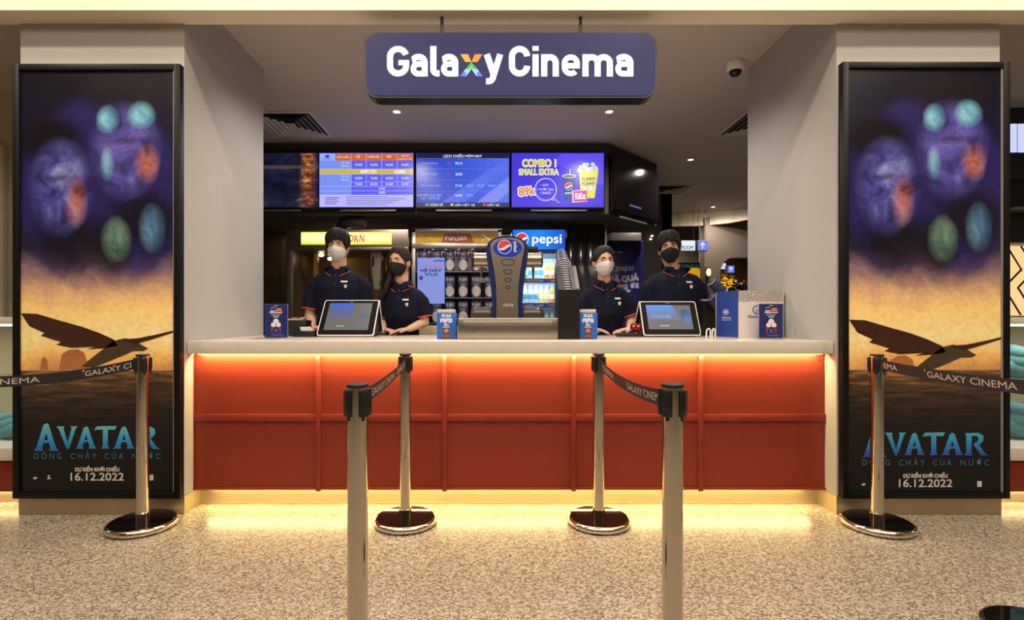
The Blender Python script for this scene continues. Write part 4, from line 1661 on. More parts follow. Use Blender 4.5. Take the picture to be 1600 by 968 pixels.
def till(label, bl, br, dbot, dtop, ytop, rear, draw, screen_mat):
    o0, o1 = P(bl, 0, dbot), P(br, 0, dbot)
    zb = G + .010
    A0 = Vector((o0.x, dbot, zb))
    R_ = Vector((o1.x - o0.x, 0, 0))
    w = R_.length
    R_.normalize()
    U = Vector((0, dtop - dbot, Z(ytop, dtop) - zb))
    h = U.length
    U.normalize()
    N_ = R_.cross(U).normalized()
    if N_.y > 0:
        N_ = -N_
    pl = lambda u, v, k: A0 + R_ * u + U * v + N_ * k
    r = thing('till_display', label, 'till', ((o0.x + o1.x) / 2, (dbot + rear) / 2, G), 0, 'till displays on the counter')
    m = MB(RIM)
    m.prism(rrect(0, w, 0, h, .018, 5), pl, -.012, 0)
    m.build('casing', r)
    m = MB(M('till_bezel', (20, 19, 20), .12))
    m.prism(rrect(.006, w - .006, .006, h - .006, .013, 5), pl, -.001, .0012)
    a = Art(lambda u, v, k: pl(u * w, (1 - v) * h, .0012 + k), m)
    a.text('POS', .475, .045, .525, .075, M('till_mark', (150, 146, 140), .4), 1)
    b = m.build('bezel', r, recalc=False)
    m = MB(screen_mat)
    a = Art(lambda u, v, k: pl(.040 + u * (w - .085), .045 + (1 - v) * (h - .075), .0018 + k), m)
    a.rect(0, 0, 1, 1, screen_mat, 0)
    draw(a)
    m.build('screen', r, recalc=False, smooth=0)
    # the rear half that faces the staff, and the foot
    U2 = Vector((0, rear - dtop, G + .02 - Z(ytop, dtop))).normalized()
    T0_ = A0 + U * h + Vector((0, .014, -.004))
    h2 = (Vector((0, rear - dtop, G + .02 - Z(ytop, dtop)))).length - .01
    N2 = Vector((0, U2.z, -U2.y)) * -1
    if N2.y < 0:
        N2 = -N2
    pl2 = lambda u, v, k: T0_ + R_ * u + U2 * v + N2 * k
    m = MB(M('till_rear_dark', (26, 24, 24), .4))
    m.prism(rrect(0.004, w - .004, 0, h2, .012, 5), pl2, 0, .010)
    m.build('rear_casing', r)
    for u_ in (.005, w - .005):
        m = MB(RIM)
        m.tube([pl2(u_, .0, .004), pl2(u_, h2 * .5, .005), pl2(u_, h2 * .97, .005)], .0050, n=10)
        m.build('rear_rim', r)
    m = MB(M('till_bezel'.replace('bezel', 'rear_bezel'), (16, 16, 17), .2))
    m.prism(rrect(.012, w - .012, .01, h2 - .01, .01, 5), pl2, .010, .012)
    m.build('rear_screen', r)
    m = MB(M('till_inside', (24, 22, 22), .6))
    m.prism([(dbot + .03, zb - .004), (dtop, Z(ytop, dtop) - .03), (rear - .03, zb + .0)], lambda u, v, k: Vector((A0.x + .018 + k, u, v)), 0, w - .036)
    m.build('inner_body', r)
    m = MB(BLACK)
    m.box(A0.x + .03, A0.x + w - .03, dbot + .01, rear - .01, G, zb + .002, bev=.003)
    m.build('foot', r)


def scr1(a):
    for k in range(6):
        f = k / 5
        a.poly([(.03 + .01 * k, .072 * k), (.55 + .012 * k, .072 * k), (.56 + .012 * k, .072 * (k + 1)), (.04 + .01 * k, .072 * (k + 1))],
               E((int(44 + 46 * f), int(92 + 4 * f), int(226 - 112 * f))), 1)
    a.text('AVATAR', .09, .41, .56, .53, E((64, 78, 222)), 2, .0, 0, .25)
    a.ell(.84, .46, .09, .09, E((84, 88, 128)), 1, 14)
    a.rect(.26, .84, .44, .87, E((178, 176, 174)), 1)


def scr2(a):
    for k in range(8):
        f = k / 7
        a.poly([(0, .08 * k), (.58 + .024 * k, .08 * k), (.60 + .024 * k, .08 * (k + 1)), (0, .08 * (k + 1))],
               E((int(84 + 24 * f), int(142 - 30 * f), int(236 - 100 * f))), 1)
    for q, (cu, cv, ru, rv) in enumerate(((.87, .40, .11, .20), (.90, .62, .09, .16), (.84, .28, .07, .09))):
        a.ell(cu, cv, ru, rv, E(((58, 92, 150), (70, 120, 176), (50, 76, 130))[q]), 2 + q, 18)
    a.text('AVATAR', .09, .42, .54, .55, E((160, 178, 250)), 3, .0)
    a.rect(.25, .84, .48, .865, E((208, 206, 206)), 2)
    a.rect(.27, .875, .44, .89, E((170, 170, 170)), 2)


till('till display on the counter before the white-masked man', 494, 583.5, 3.54, 3.735, 468.5, 3.84, scr1, E((98, 97, 98)))
till('till display on the counter before the black-masked man', 1006, 1096, 3.54, 3.65, 470.5, 3.80, scr2, E((102, 102, 106)))


def flyer(label, px0, px1, py0, d):
    r = thing('flyer_stand', label, 'flyer', (X((px0 + px1) / 2, d), d + .03, G), 0, 'navy flyers in clear stands on the counter')
    x0, x1, z1 = X(px0, d), X(px1, d), Z(py0, d)
    z0 = G + .006
    m = MB(M('acrylic_clear', (150, 160, 190), .08))
    m.box(x0 - .002, x1 + .002, d + .004, d + .007, G, z1 + .001)
    m.box(x0 - .002, x1 + .002, d + .004, d + .085, G, G + .003)
    m.build('stand', r)
    m = MB(M('flyer_navy', (30, 40, 104), .35, var=.25, scale=14))
    m.box(x0, x1, d, d + .003, z0, z1)
    a = Art(lambda u, v, h: Vector((x0 + (x1 - x0) * u, d - h, z1 + (z0 - z1) * v)), m)
    wh_, og, rd = M('flyer_white', (226, 220, 220), .4), M('flyer_orange', (220, 130, 80), .4), M('flyer_red', (150, 60, 48), .4)
    a.rect(.42, .04, .58, .055, wh_)
    a.stroke([(.26, .13), (.36, .10), (.46, .12)], .012, wh_)
    for u0, u1, v0, v1, mt in ((.52, .74, .125, .17, og), (.46, .78, .18, .22, og), (.24, .45, .195, .225, wh_), (.22, .78, .245, .275, wh_), (.30, .68, .32, .335, wh_), (.38, .62, .375, .40, wh_)):
        a.rect(u0, v0, u1, v1, mt)
    a.poly([(.27, .66), (.36, .62), (.42, .86), (.30, .88)], rd)                # a plain red armchair with pale cushions
    a.poly([(.73, .66), (.64, .62), (.58, .86), (.70, .88)], rd)
    a.rect(.36, .76, .64, .86, M('flyer_blue', (60, 84, 180), .4))
    a.ell(.5, .56, .13, .12, wh_)
    a.ell(.40, .63, .12, .07, wh_, 2)
    a.ell(.60, .63, .12, .07, wh_, 2)
    a.rect(.32, .935, .84, .95, M('flyer_grey', (120, 126, 170), .4))
    m.build('print', r, recalc=False, smooth=0)


flyer('navy flyer in a clear stand on the counter below the popping machine pillar', 413.5, 449, 475, 3.42)
flyer('navy flyer in a clear stand before the blue and white carton', 1186.5, 1223.5, 474.5, 3.33)
r = thing('paper_sheet', 'loose printed sheet lying on the counter under the flyer stand', 'paper', (X(418, 3.35), 3.35, G))
m = MB(M('printed_sheet', (130, 122, 128), .5, var=.3, scale=20))
m.box(X(395, 3.33), X(440, 3.33), 3.24, 3.38, G, G + .0006)
m.build('sheet', r)
tag(r, r['label'], 'paper')


def drink_box(label, px0, px1, d=3.2):
    x0, x1 = X(px0, d), X(px1, d)
    z0, z1, z2 = G, Z(488.5, d), Z(483, d)
    r = thing('straw_box', label, 'box', ((x0 + x1) / 2, d + .05, G), 0, 'blue printed boxes on the counter')
    m = MB(M('box_blue', (40, 98, 190), .4))
    m.box(x0, x1, d, d + .10, z0, z1, bev=.002)
    a = Art(lambda u, v, h: Vector((x0 + (x1 - x0) * u, d - h, z1 + (z0 - z1) * v)), m)
    a.aspect = (z1 - z0) / (x1 - x0)
    w_ = M('box_lettering', (236, 236, 240), .4)
    a.text('ĐÃ QUÁ', .24, .02, .74, .19, w_, 1, .03)
    a.text('PEPSI', .18, .21, .78, .375, w_, 1, .05)
    a.text('ƠI!', .36, .40, .60, .50, w_, 1, .03)
    a.poly([(.31, .53), (.66, .53), (.68, .58), (.64, .985), (.33, .985), (.29, .58)], M('box_can_brown', (104, 62, 46), .4, var=.4, scale=60), 1)
    a.rect(.31, .52, .66, .56, M('box_can_rim', (206, 196, 180), .4), 2)
    a.p = lambda u, v, h: Vector((x0 + (x1 - x0) * (.49 + (u - .49) * a.aspect), d - h, z1 + (z0 - z1) * v))
    globe(a, .49, .68, .075, 3, M('box_red', (206, 60, 50), .4), w_, M('box_navy', (40, 60, 130), .4))
    a.p = lambda u, v, h: Vector((x0 + (x1 - x0) * u, d - h, z1 + (z0 - z1) * v))
    for k in range(5):
        a.rect(.35 + .06 * k, .84 + .02 * (k % 2), .39 + .06 * k, .90 + .02 * (k % 2), M('box_ice', (176, 130, 90), .4), 3)
    m.build('carton', r, recalc=False, smooth=25)
    m = MB(M('box_lid', (206, 196, 178), .45))
    m.box(x0 + .004, x1 - .008, d + .004, d + .096, z1, z2, bev=.003)
    m.build('lid', r)


drink_box('blue printed drink box standing before the black-masked woman', 682.5, 713)
drink_box('blue printed drink box standing before the white-masked woman', 904.5, 933.7)

# drink tower on its steel drip tray
DD = 3.16
r = thing('drink_dispenser', 'steel and blue drink tower on a steel drip tray', 'drink dispenser', (X(793, DD), DD + .18, G))
m = MB(STEEL)
m.box(X(715.5, DD), X(872, DD), DD, DD + .36, G, Z(496.5, DD), bev=.004)
m.box(X(724, DD), X(863, DD), DD - .003, DD + .002, G + .008, Z(501, DD), STEEL, bev=.002)
m.build('drip_tray', r)
m = MB(BLACK)
m.box(X(722, DD), X(866, DD), DD + .03, DD + .33, Z(496.5, DD), Z(496.5, DD) + .002)
m.build('tray_grate', r)
a = Art(facing(DD - .003))
a.text('LANCER', 785.5, 512, 802.5, 516.2, M('engraving', (120, 108, 96), .4, .5), 1)
a.mb.build('tray_mark', r, recalc=False, smooth=0)
td = 3.26
TB = Z(496.5, DD) + .001
outer_ = [(496.5, 22), (470, 23.6), (445, 26), (420, 29.4), (405, 31.6), (393, 33), (385, 32.4), (378, 29), (373, 23), (369.5, 14), (368, 5)]
inner_ = [(496.5, 17.2), (470, 16.6), (445, 17.6), (425, 20), (410, 22.6), (397, 25), (388, 26.4), (381, 26), (376, 22), (373, 15), (371.6, 5)]


def outline(pf):
    q = [(792.5 - h, y) for y, h in pf] + [(792.5 + h, y) for y, h in pf[::-1]]
    return q


pl = lambda u, v, h: P(u, v, td) + Vector((0, h, 0))
m = MB(M('dispenser_blue', (26, 38, 96), .3))
m.prism(outline(outer_), pl, 0, .16)
m.build('tower_shell', r, smooth=30)
m = MB(STEELV)
m.prism(outline(inner_), pl, -.012, .002)
m.build('front_plate', r, smooth=30)
a = Art(lambda u, v, h: P(u, v, td) + Vector((0, -.012 - h, 0)), step=.001)
EB = M('emblem_blue', (30, 62, 190), .25)
EW, ER = M('emblem_white', (240, 240, 244), .25), M('emblem_red', (226, 72, 66), .25)
a.ell(793, 388, 22.4, 14, EB, 1, 40)
globe(a, 788.5, 386, 10, 2, ER, EW, EB, EW)
a.text('pepsi', 796.5, 382.5, 812.5, 389, EW, 3, .02, -PI / 2)
a.mb.build('emblem', r, recalc=False, smooth=0)
LN = M('button_outline', (30, 26, 26), .4)
for y, w_, h_ in ((409.8, 10.2, 4.8), (424.5, 6.6, 3.4), (437.3, 5.0, 2.6), (449, 3.4, 2.0)):
    a = Art(lambda u, v, h: P(u, v, td) + Vector((0, -.012 - h, 0)), step=.001)
    up_ = [(793.5 + w_ * math.cos(t_), y - h_ * math.sin(t_)) for t_ in [PI * k / 10 for k in range(11)]]
    dn_ = [(793.5 - w_ * math.cos(t_), y + h_ * math.sin(t_)) for t_ in [PI * k / 10 for k in range(1, 10)]]
    a.stroke(up_ + dn_, 1.1, LN, 1, True)
    a.mb.build('lens_outline', r, recalc=False, smooth=0)
a = Art(lambda u, v, h: P(u, v, td) + Vector((0, -.012 - h, 0)), step=.001)
a.text('LANCER', 786, 474.2, 802, 478.6, M('plate_mark', (226, 216, 206), .4), 1)
a.mb.build('plate_mark', r, recalc=False, smooth=0)
ad = 3.34
for sg, p0, p1, pn in ((-1, 738, 764, 752.5), (1, 821, 847.5, 833)):
    m = MB(STEEL)
    xa, xb, zc = X(p0, ad), X(p1, ad), Z(405.5, ad)
    R90 = Matrix.Translation((xa, ad, zc)) @ Matrix.Rotation(PI / 2, 4, 'Y')
    m.lathe([(.0, 0), (.044, 0), (.0515, .006), (.0515, xb - xa - .006), (.044, xb - xa), (0, xb - xa)], n=36, T=R90)
    ar = m.build('tap_arm', r)
    m = MB(BLACK)
    e0 = xa if sg < 0 else xb - .014
    m.lathe([(.0, -.003), (.046, -.003), (.0525, .004), (.0525, .013), (.0, .013)], n=36, T=Matrix.Translation((e0, ad, zc)) @ Matrix.Rotation(PI / 2, 4, 'Y'))
    m.build('end_cap', ar)
    m = MB(BLACK)
    pc = 752 if sg < 0 else 832.5
    m.box(X(pc - 8, ad), X(pc + 8, ad), ad - .03, ad + .03, zc + .040, Z(385.5, ad), bev=.004)
    m.build('tap_block', r)
    m = MB(STEEL)
    m.tube([P(pn, 417, ad), P(pn, 430, ad), P(pn + .6, 441, ad)], [.010, .007, .006], n=12)
    m.build('nozzle', r)
    m = MB(M('lever_grey', (110, 104, 98), .3))
    m.box(X(pn - 5, ad), X(pn + 6, ad), ad - .05, ad - .044, Z(442, ad), Z(435, ad), bev=.002)
    m.build('lever', r)
    m = MB(M('cover_smoke', (74, 68, 60), .12))
    pcv = 754 if sg < 0 else 831
    bx0, bx1 = X(pcv - 19.5, 3.3), X(pcv + 19.5, 3.3)
    rings = []
    for z_, k_ in ((TB + .002, 1.0), (TB + .02, 1.0), (TB + .052, .93), (TB + .066, .80), (TB + .070, .5)):
        c_ = (bx0 + bx1) / 2
        hw, hd = (bx1 - bx0) / 2 * k_, .085 * k_
        rings.append([Vector((c_ + hw * sgn_(math.cos(t_)) * abs(math.cos(t_)) ** .4, 3.36 + hd * sgn_(math.sin(t_)) * abs(math.sin(t_)) ** .4, z_)) for t_ in [2 * PI * k / 32 for k in range(32)]] if False else
                     [Vector((c_ + hw * math.copysign(abs(math.cos(2 * PI * k / 32)) ** .4, math.cos(2 * PI * k / 32)), 3.36 + hd * math.copysign(abs(math.sin(2 * PI * k / 32)) ** .4, math.sin(2 * PI * k / 32)), z_)) for k in range(32)])
    m.loft(rings)
    m.build('splash_cover', r)

# sloping cup dispensers with nested cups
CUPB = M('cup_navy', (40, 42, 84), .45, var=.35, scale=70)
CUPW = M('cup_white', (216, 204, 188), .5)


def cup_proto():
    o = thing('paper_cup', '', 'cup', (0, 0, 0), 0)
    m = MB(CUPB)
    m.lathe([(.0475, .003), (.034, .122), (.034, .125), (.031, .125), (.031, .120), (.0, .120)], n=32, caps=False)
    m.lathe([(.0465, .003), (.033, .118), (0, .118)], CUPW, n=32, caps=False)
    m.build('body', o, local=True)
    m = MB(CUPW)
    n_ = 8
    m.lathe([(.0485 + .003 * math.cos(2 * PI * k / n_), .003 + .003 * math.sin(2 * PI * k / n_)) for k in range(n_ + 1)], n=36, caps=False)
    m.build('rim', o, local=True)
    m = MB(CUPW)
    m.lathe([(.0336, .1225), (.0341, .124), (.0336, .1262), (.031, .1262)], n=32, caps=False)
    m.build('foot_ring', o, local=True)
    return o


cup0 = cup_proto()


def put_cup(o, p, axis):
    o.rotation_mode = 'QUATERNION'
    o.location = p
    o.rotation_quaternion = Vector(axis).to_track_quat('Z', 'Y')
    ROOTM[o.name] = Matrix.Translation(p) @ o.rotation_quaternion.to_matrix().to_4x4()


fx, bx, cxx = .403, .533, .467
r = thing('cup_dispenser', 'black sloping cup dispenser beside the drink tower', 'cup dispenser', ((fx + bx) / 2, 3.33, G))
DBK = M('dispenser_black', (26, 23, 21), .35)
m = MB(DBK)
side = [(3.17, G), (3.17, 1.262), (3.326, 1.418), (3.345, 1.40), (3.345, G)]
for xa in (fx, bx - .005):
    m.prism(side, lambda u, v, h: Vector((h, u, v)), xa, xa + .005)
for xa, xb in ((fx + .005, cxx - .026), (cxx + .026, bx - .005)):
    m.prism([(3.17, 1.262), (3.326, 1.418), (3.323, 1.421), (3.167, 1.265)], lambda u, v, h: Vector((h, u, v)), xa - .005, xb)
m.box(fx + .005, bx - .005, 3.17, 3.175, G, 1.258)
m.box(fx + .005, bx - .005, 3.34, 3.345, G, 1.255)
m.build('body', r, smooth=20)
m = MB(M('dispenser_lip', (84, 74, 62), .3))
m.prism([(3.172, 1.270), (3.324, 1.4225), (3.322, 1.4245), (3.170, 1.272)], lambda u, v, h: Vector((h, u, v)), bx - .022, bx)
m.build('lip', r)
axis = Vector((0, .7071, .7071))
base = Vector((cxx, 3.21, 1.2245))
NC = 14
for k in range(NC):
    p = base + axis * (.012 + .0225 * k)
    lab = 'navy paper cup nested in the cup dispenser with only its pale rim showing' if k < NC - 1 else 'navy paper cup with its whole body showing at the top of the dispenser'
    if k == 0:
        o = cup0
        o['label'] = lab
    else:
        o = copy_tree(cup0, p, lab)
    put_cup(o, p, axis)
    o['group'] = 'paper cups nested in the sloping dispenser'

r = thing('cup_dispenser', 'black cup dispenser partly hidden behind the blue and white carton', 'cup dispenser', (X(1112, 3.8), 3.8, G))
m = MB(M('dispenser_black', (26, 23, 21), .35))
x0, x1 = X(1099, 3.80), X(1117, 3.80) + .05
m.prism([(3.80, G), (3.80, Z(470, 3.80)), (3.90, Z(466, 3.80)), (3.90, G)], lambda u, v, h: Vector((h, u, v)), x0, x1)
m.build('body', r, smooth=20)
for k, (pa, pb, lab) in enumerate((((1111.5, 440.5), (1131, 459), 'navy paper cup leaning out above the blue carton, upper of two'), ((1110, 465), (1126, 482), 'navy paper cup leaning by the blue carton, lower of two'))):
    a_ = P(pa[0], pa[1], 3.745)
    b_ = P(pb[0], pb[1], 3.750)
    o = copy_tree(cup0, a_, lab)
    dr_ = (a_ - b_).normalized()
    put_cup(o, a_ - dr_ * .113, dr_)
    o['group'] = 'paper cups by the carton'
    o.scale = (.9, .9, .9)

# the blue and white carton
r = thing('carton', 'open carton with a blue side and a white front printed with a swirl', 'carton', (1.75, 3.55, G))
zt_ = Z(453.5, 3.42)
c4 = [(1.609, 3.42), (1.912, 3.435), (1.885, 3.68), (1.566, 3.665)]
th = .006
mw = M('carton_white', (222, 212, 202), .6)
mbl = M('carton_blue', (34, 64, 140), .5)
t = NT('carton_front_print')
zz = t.sep(t.pos())[2]
nz = t.noise(t.pos(), 22, 3)
edge = t.math('GREATER_THAN', t.math('MULTIPLY_ADD', nz, .03, zz), zt_ - .058)
sp = t.math('GREATER_THAN', t.noise(t.pos(), 90, 2), .62)
t.set(col=t.mix(edge, lin((222, 212, 202)), t.mix(sp, lin((172, 160, 156)), lin((214, 206, 204)))), rough=.6)


def wall4(i, j, mat, name):
    a_, b_ = Vector(c4[i] + (0,)), Vector(c4[j] + (0,))
    n_ = Vector((-(b_ - a_).y, (b_ - a_).x, 0)).normalized() * th
    m = MB(mat)
    q = [a_, b_, b_ + n_, a_ + n_]
    m.add([Vector((v.x, v.y, z_)) for z_ in (G, zt_) for v in q], [(0, 1, 2, 3), (4, 5, 6, 7), (0, 1, 5, 4), (1, 2, 6, 5), (2, 3, 7, 6), (3, 0, 4, 7)])
    return m, a_, b_, n_


m, a_, b_, n_ = wall4(0, 1, t.m, 'front_panel')
dn = -n_.normalized()
a = Art(lambda u, v, h: a_.lerp(b_, u) + Vector((0, 0, zt_ + (G - zt_) * v)) + dn * h, m)
a.ring(.42, .41, .10, .085, .03, M('swirl_blue', (60, 130, 190), .5), 1, 30)
a.ell(.42, .43, .05, .04, M('swirl_orange', (226, 140, 60), .5), 1, 18)
a.text('Galaxy', .205, .52, .56, .60, M('carton_lettering', (40, 66, 140), .5), 1, .02)
m.build('front_panel', r, recalc=False, smooth=0)
m, a_2, b_2, n_2 = wall4(3, 0, mbl, 'side_panel')
dn2 = -n_2.normalized()
a = Art(lambda u, v, h: a_2.lerp(b_2, u) + Vector((0, 0, zt_ + (G - zt_) * v)) + dn2 * h, m)
wp = M('carton_print_pale', (196, 196, 206), .5)
a.ell(.47, .455, .13, .065, wp, 1, 24)
a.ring(.48, .455, .09, .042, .02, mbl, 2, 20)
a.text('Galaxy', .28, .55, .70, .61, wp, 1, .02)
a.rect(.28, .625, .70, .635, wp, 1)
m.build('side_panel', r, recalc=False, smooth=0)
for i, j in ((1, 2), (2, 3)):
    m, *_q = wall4(i, j, mw, 'panel')
    m.build('rear_panel', r)
m = MB(mw)
m.add([Vector(q + (G + .002,)) for q in c4], [(0, 1, 2, 3)])
m.build('bottom_panel', r)

for k, (px, lab) in enumerate(((1103.5, 'small white bent hook on the counter, farther from the carton'), (1112.5, 'small white bent hook on the counter, closer to the carton'))):
    d = 3.32
    r = thing('bent_hook', lab, 'hook', (X(px, d), d, G), 0, 'white bent hooks on the counter')
    m = MB(WHITE_P)
    w_ = (6.2, 4.6)[k]
    pp = [Vector((X(px, d), d, G)), P(px + .3, 519, d), P(px + 1.2, 515, d), P(px + w_ * .55, 513, d), P(px + w_, 514.2, d), P(px + w_ + .2, 517, d), Vector((X(px + w_, d), d - .002, G))]
    m.tube(pp, .0048, n=10)
    m.build('hook', r)

# scanner, printer, tray
d = 3.56
r = thing('barcode_scanner', 'barcode scanner glowing red on a black stand beside a till', 'scanner', (X(985, d), d, G))
m = MB(BLACK)
m.box(X(966, d), X(1002, d), d, d + .10, G, Z(520.5, d), bev=.004)
m.build('stand', r)
m = MB(M('scanner_red', (96, 14, 12), .15, emit=lin((255, 30, 16)), power=.03))
xs_, ys_, zs_ = X(993.5, d + .06), d + .06, Z(511, d + .06)
m.box(xs_ - .036, xs_ + .036, ys_ - .028, ys_ + .028, zs_ - .026, zs_ + .026, bev=.016, seg=3)
m.build('head', r)
for px in (990, 997.5):
    m = MB(E((255, 70, 50), 5))
    m.ball(P(px, 509.5, d + .031), .0065, .004, .0055, nu=10, nv=6)
    m.build('lamp', r)
m = MB(M('scanner_rim', (60, 16, 14), .3))
m.tube([P(993.5, 518, d + .06), P(993.5, 524, d + .05)], [.018, .03], n=16)
m.build('neck', r)

r = thing('receipt_printer', 'black receipt printer with a white paper slip on the counter', 'printer', (X(473, d), d + .06, G))
m = MB(M('printer_black', (30, 26, 25), .4))
m.box(X(456, d), X(491, d), d, d + .14, G, Z(516.5, d), bev=.006)
m.build('body', r)
m = MB(M('receipt_paper', (226, 222, 214), .6, emit=None))
m.prism([(468, 510.5), (485, 510), (490, 517.5), (471.5, 518)], facing(d + .02), 0, -.001)
m.build('paper', r)
m = MB(M('printer_slot', (14, 12, 12), .5))
m.box(X(459, d), X(488, d), d - .002, d + .002, Z(522, d), Z(519, d))
m.build('slot', r)
d = 3.74
r = thing('counter_tray', 'low dark tray of small items on the counter behind the printer', 'tray', (X(463, d), d + .05, G))
m = MB(M('tray_black', (28, 24, 20), .35))
m.box(X(449, d), X(478, d), d, d + .12, G, Z(500, d), bev=.006)
m.build('body', r)
m = MB(M('tray_rim', (190, 172, 130), .35, .4))
m.tube([P(449, 499, d), P(472, 499, d), P(480, 494, d + .05)], .006, n=8)
m.build('rim', r)
for px, c_ in ((456, (150, 116, 60)), (464, (120, 96, 60)), (470, (206, 190, 150))):
    o = MB(M('tray_item_%d' % px, c_, .4))
    o.box(X(px - 3, d), X(px + 3.5, d), d + .03, d + .09, Z(500, d) + .0005, Z(495.5, d), bev=.004)
    q = o.build('small_packet', None)
    tag(q, {456: 'small brown packet lying on the dark counter tray', 464: 'small dull packet at the middle of the dark counter tray', 470: 'small cream packet lying on the dark counter tray'}[px], 'packet', 'packets on the counter tray')

# ------------------------------------------------------------------ corridor beyond the shop
d = 9.0


def lightbox(label, px0, px1, py0, py1, d, col, draw, cat='sign'):
    r = thing('lit_sign', label, cat, (X((px0 + px1) / 2, d), d + .05, Z(py1, d)))
    m = MB(M('sign_box_grey', (90, 86, 84), .4))
    m.box(X(px0 - .8, d), X(px1 + .8, d), d, d + .10, Z(py1 + .8, d), Z(py0 - .8, d), bev=.006)
    m.build('casing', r)
    m = MB(E(col))
    m.box(X(px0, d), X(px1, d), d - .004, d + .002, Z(py1, d), Z(py0, d))
    a = Art(facing(d - .004), m, .002)
    draw(a)
    m.build('face', r, recalc=False, smooth=0)
    m = MB(MATTE)
    for px in (px0 + 2, px1 - 2):
        m.tube([P(px, py0 - .8, d + .05), Vector((X(px, d), d + .05, 3.37))], .004, n=8)
    m.build('hanger', r)
    return r


def arrow(cx_, cy_, s, col):
    def f(a):
        a.rect(cx_ - .6 * s, cy_ - 3 * s, cx_ + .6 * s, cy_ + 5 * s, col, 1)
        a.stroke([(cx_ - 3.6 * s, cy_ - .6 * s), (cx_, cy_ - 4.4 * s), (cx_ + 3.6 * s, cy_ - .6 * s)], 1.4 * s, col, 1)
    return f


lightbox('white lit restroom sign hanging in the corridor behind the black-masked man', 1040, 1086, 376, 391, d, (232, 240, 255), lambda a: a.text('RESTROOM', 1052, 383.5, 1083, 389.5, E((40, 60, 90)), 1, .02))
lightbox('square blue lit sign with a white up arrow in the corridor', 1090.5, 1105, 376, 391, d, (112, 132, 250), arrow(1097.8, 383.4, .95, E((255, 255, 255), 1.2)))
lightbox('small blue glowing arrow imitating a mirror reflection inside the arched opening', 1137, 1147, 415, 425.5, 10.0, (110, 132, 250), arrow(1142, 420, .66, E((255, 255, 255), 1.1)))  # built as a sign, stands in for a mirrored arrow
lightbox('small white glowing box imitating a mirrored sign inside the arched opening', 1122, 1134, 411, 420, 10.3, (226, 236, 255), lambda a: a.text('WC', 1126, 413, 1131, 417.5, E((120, 140, 190)), 1))  # likewise a solid stand-in for a mirror image of a sign
dd = 10.86
r = thing('door', 'teal door with a yellow rounded panel behind the black-masked man', 'door', (X(1078, dd), dd, 0))
m = MB(M('door_teal', (24, 92, 84), .45))
m.box(X(1050, dd), X(1101.5, dd), dd, dd + .04, 0, Z(411.5, dd))
m.build('leaf', r)
m = MB(MATTE)
m.box(X(1048, dd), X(1103, dd), dd - .02, dd + .04, Z(411.5, dd), Z(410, dd))
m.box(X(1101.5, dd), X(1103, dd), dd - .02, dd + .04, 0, Z(410, dd))
m.build('frame', r)
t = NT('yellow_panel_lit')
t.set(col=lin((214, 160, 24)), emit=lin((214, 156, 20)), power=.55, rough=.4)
m = MB(t.m)
m.prism([(x_, z_) for x_, z_ in rrect(X(1055, dd), X(1093, dd), .1, Z(418.5, dd), .06, 5)], lambda u, v, h: Vector((u, dd - .03 + h, v)), 0, .03)
a = Art(facing(dd - .03), m)
a.rect(1066, 421.5, 1077, 423.5, M('panel_mark', (150, 110, 30), .5), 1)
m.build('panel', r, recalc=False, smooth=25)

dl = 9.2
r = thing('wall_lamp', 'oval glowing wall lamp between the teal door and the arch', 'lamp', (X(1107, dl), dl, Z(425, dl)))
m = MB(E((255, 206, 140), 2.6))
m.ball(P(1107.3, 425, dl), .038, .04, .068)
m.build('shade', r)
m = MB(M('lamp_brass', (150, 110, 60), .3, .8))
m.box(X(1105, dl), X(1109.6, dl), dl, 9.3, Z(434, dl), Z(416, dl), bev=.004)
m.build('bracket', r)
spot('niche_lamp', (X(1143, 9.8), 9.7, 2.15), 30, (1.0, .82, .5), 120, .6, .03)
spot('corridor_lamp', (X(1130, 8.4), 8.3, 2.9), 30, WARM, 140, .6, .05, (0.1, .6, -1))
spot('corridor_lamp', (X(1080, 9.0), 10.0, 3.0), 60, WARM, 140, .6, .05)

rnd = random.Random(11)
r = thing('bouquet', 'mass of yellow flowers seen through the arched opening', 'flowers', (X(1140, 10.05), 10.1, 0))
m = MB(M('yellow_petals', (216, 170, 30), .6, var=.3))
for k in range(34):
    px, py = 1128 + 22 * rnd.random(), 426 + 24 * rnd.random()
    m.ball(P(px, py + 3, 10.06 + .12 * rnd.random()), .035, .035, .026, nu=8, nv=5)
fl = m.build('blossoms', r)
m = MB(M('dark_leaves', (36, 40, 26), .7))
for k in range(26):
    px = 1128 + 22 * rnd.random()
    c_ = P(px, 440 + 28 * rnd.random(), 10.12)
    m.ball(c_, .05, .03, .02, nu=8, nv=5, T=Matrix.Rotation(rnd.random() * 3, 3, 'Y'))
m.build('leaves', r)
m = MB(M('vase_dark', (40, 34, 30), .3))
m.lathe([(0, 0), (.10, 0), (.14, .25), (.12, Z(462, 10.0)), (0, Z(462, 10.0))], n=24, T=Matrix.Translation((X(1140, 10), 10.14, .001)))
m.build('vase', r)
r = thing('shrub', 'dark low shrub beside the yellow flowers in the arched opening', 'plant', (X(1158, 9.9), 9.9, 0))
m = MB(M('black_leaves', (22, 21, 24), .5))
for k in range(90):
    px, py = 1146 + 34 * rnd.random(), 441 + 30 * rnd.random()
    m.ball(P(px, py, 9.5 + .12 * rnd.random()), .05, .025, .018, nu=7, nv=4, T=Matrix.Rotation(rnd.random() * 3, 3, 'Y') @ Matrix.Rotation(rnd.random(), 3, 'X'))
m.build('foliage', r)
m = MB(M('planter_black', (24, 22, 22), .5))
m.box(X(1146, 9.55), X(1182, 9.55), 9.45, 9.66, 0.001, Z(468, 9.55), bev=.01)
m.build('planter', r)
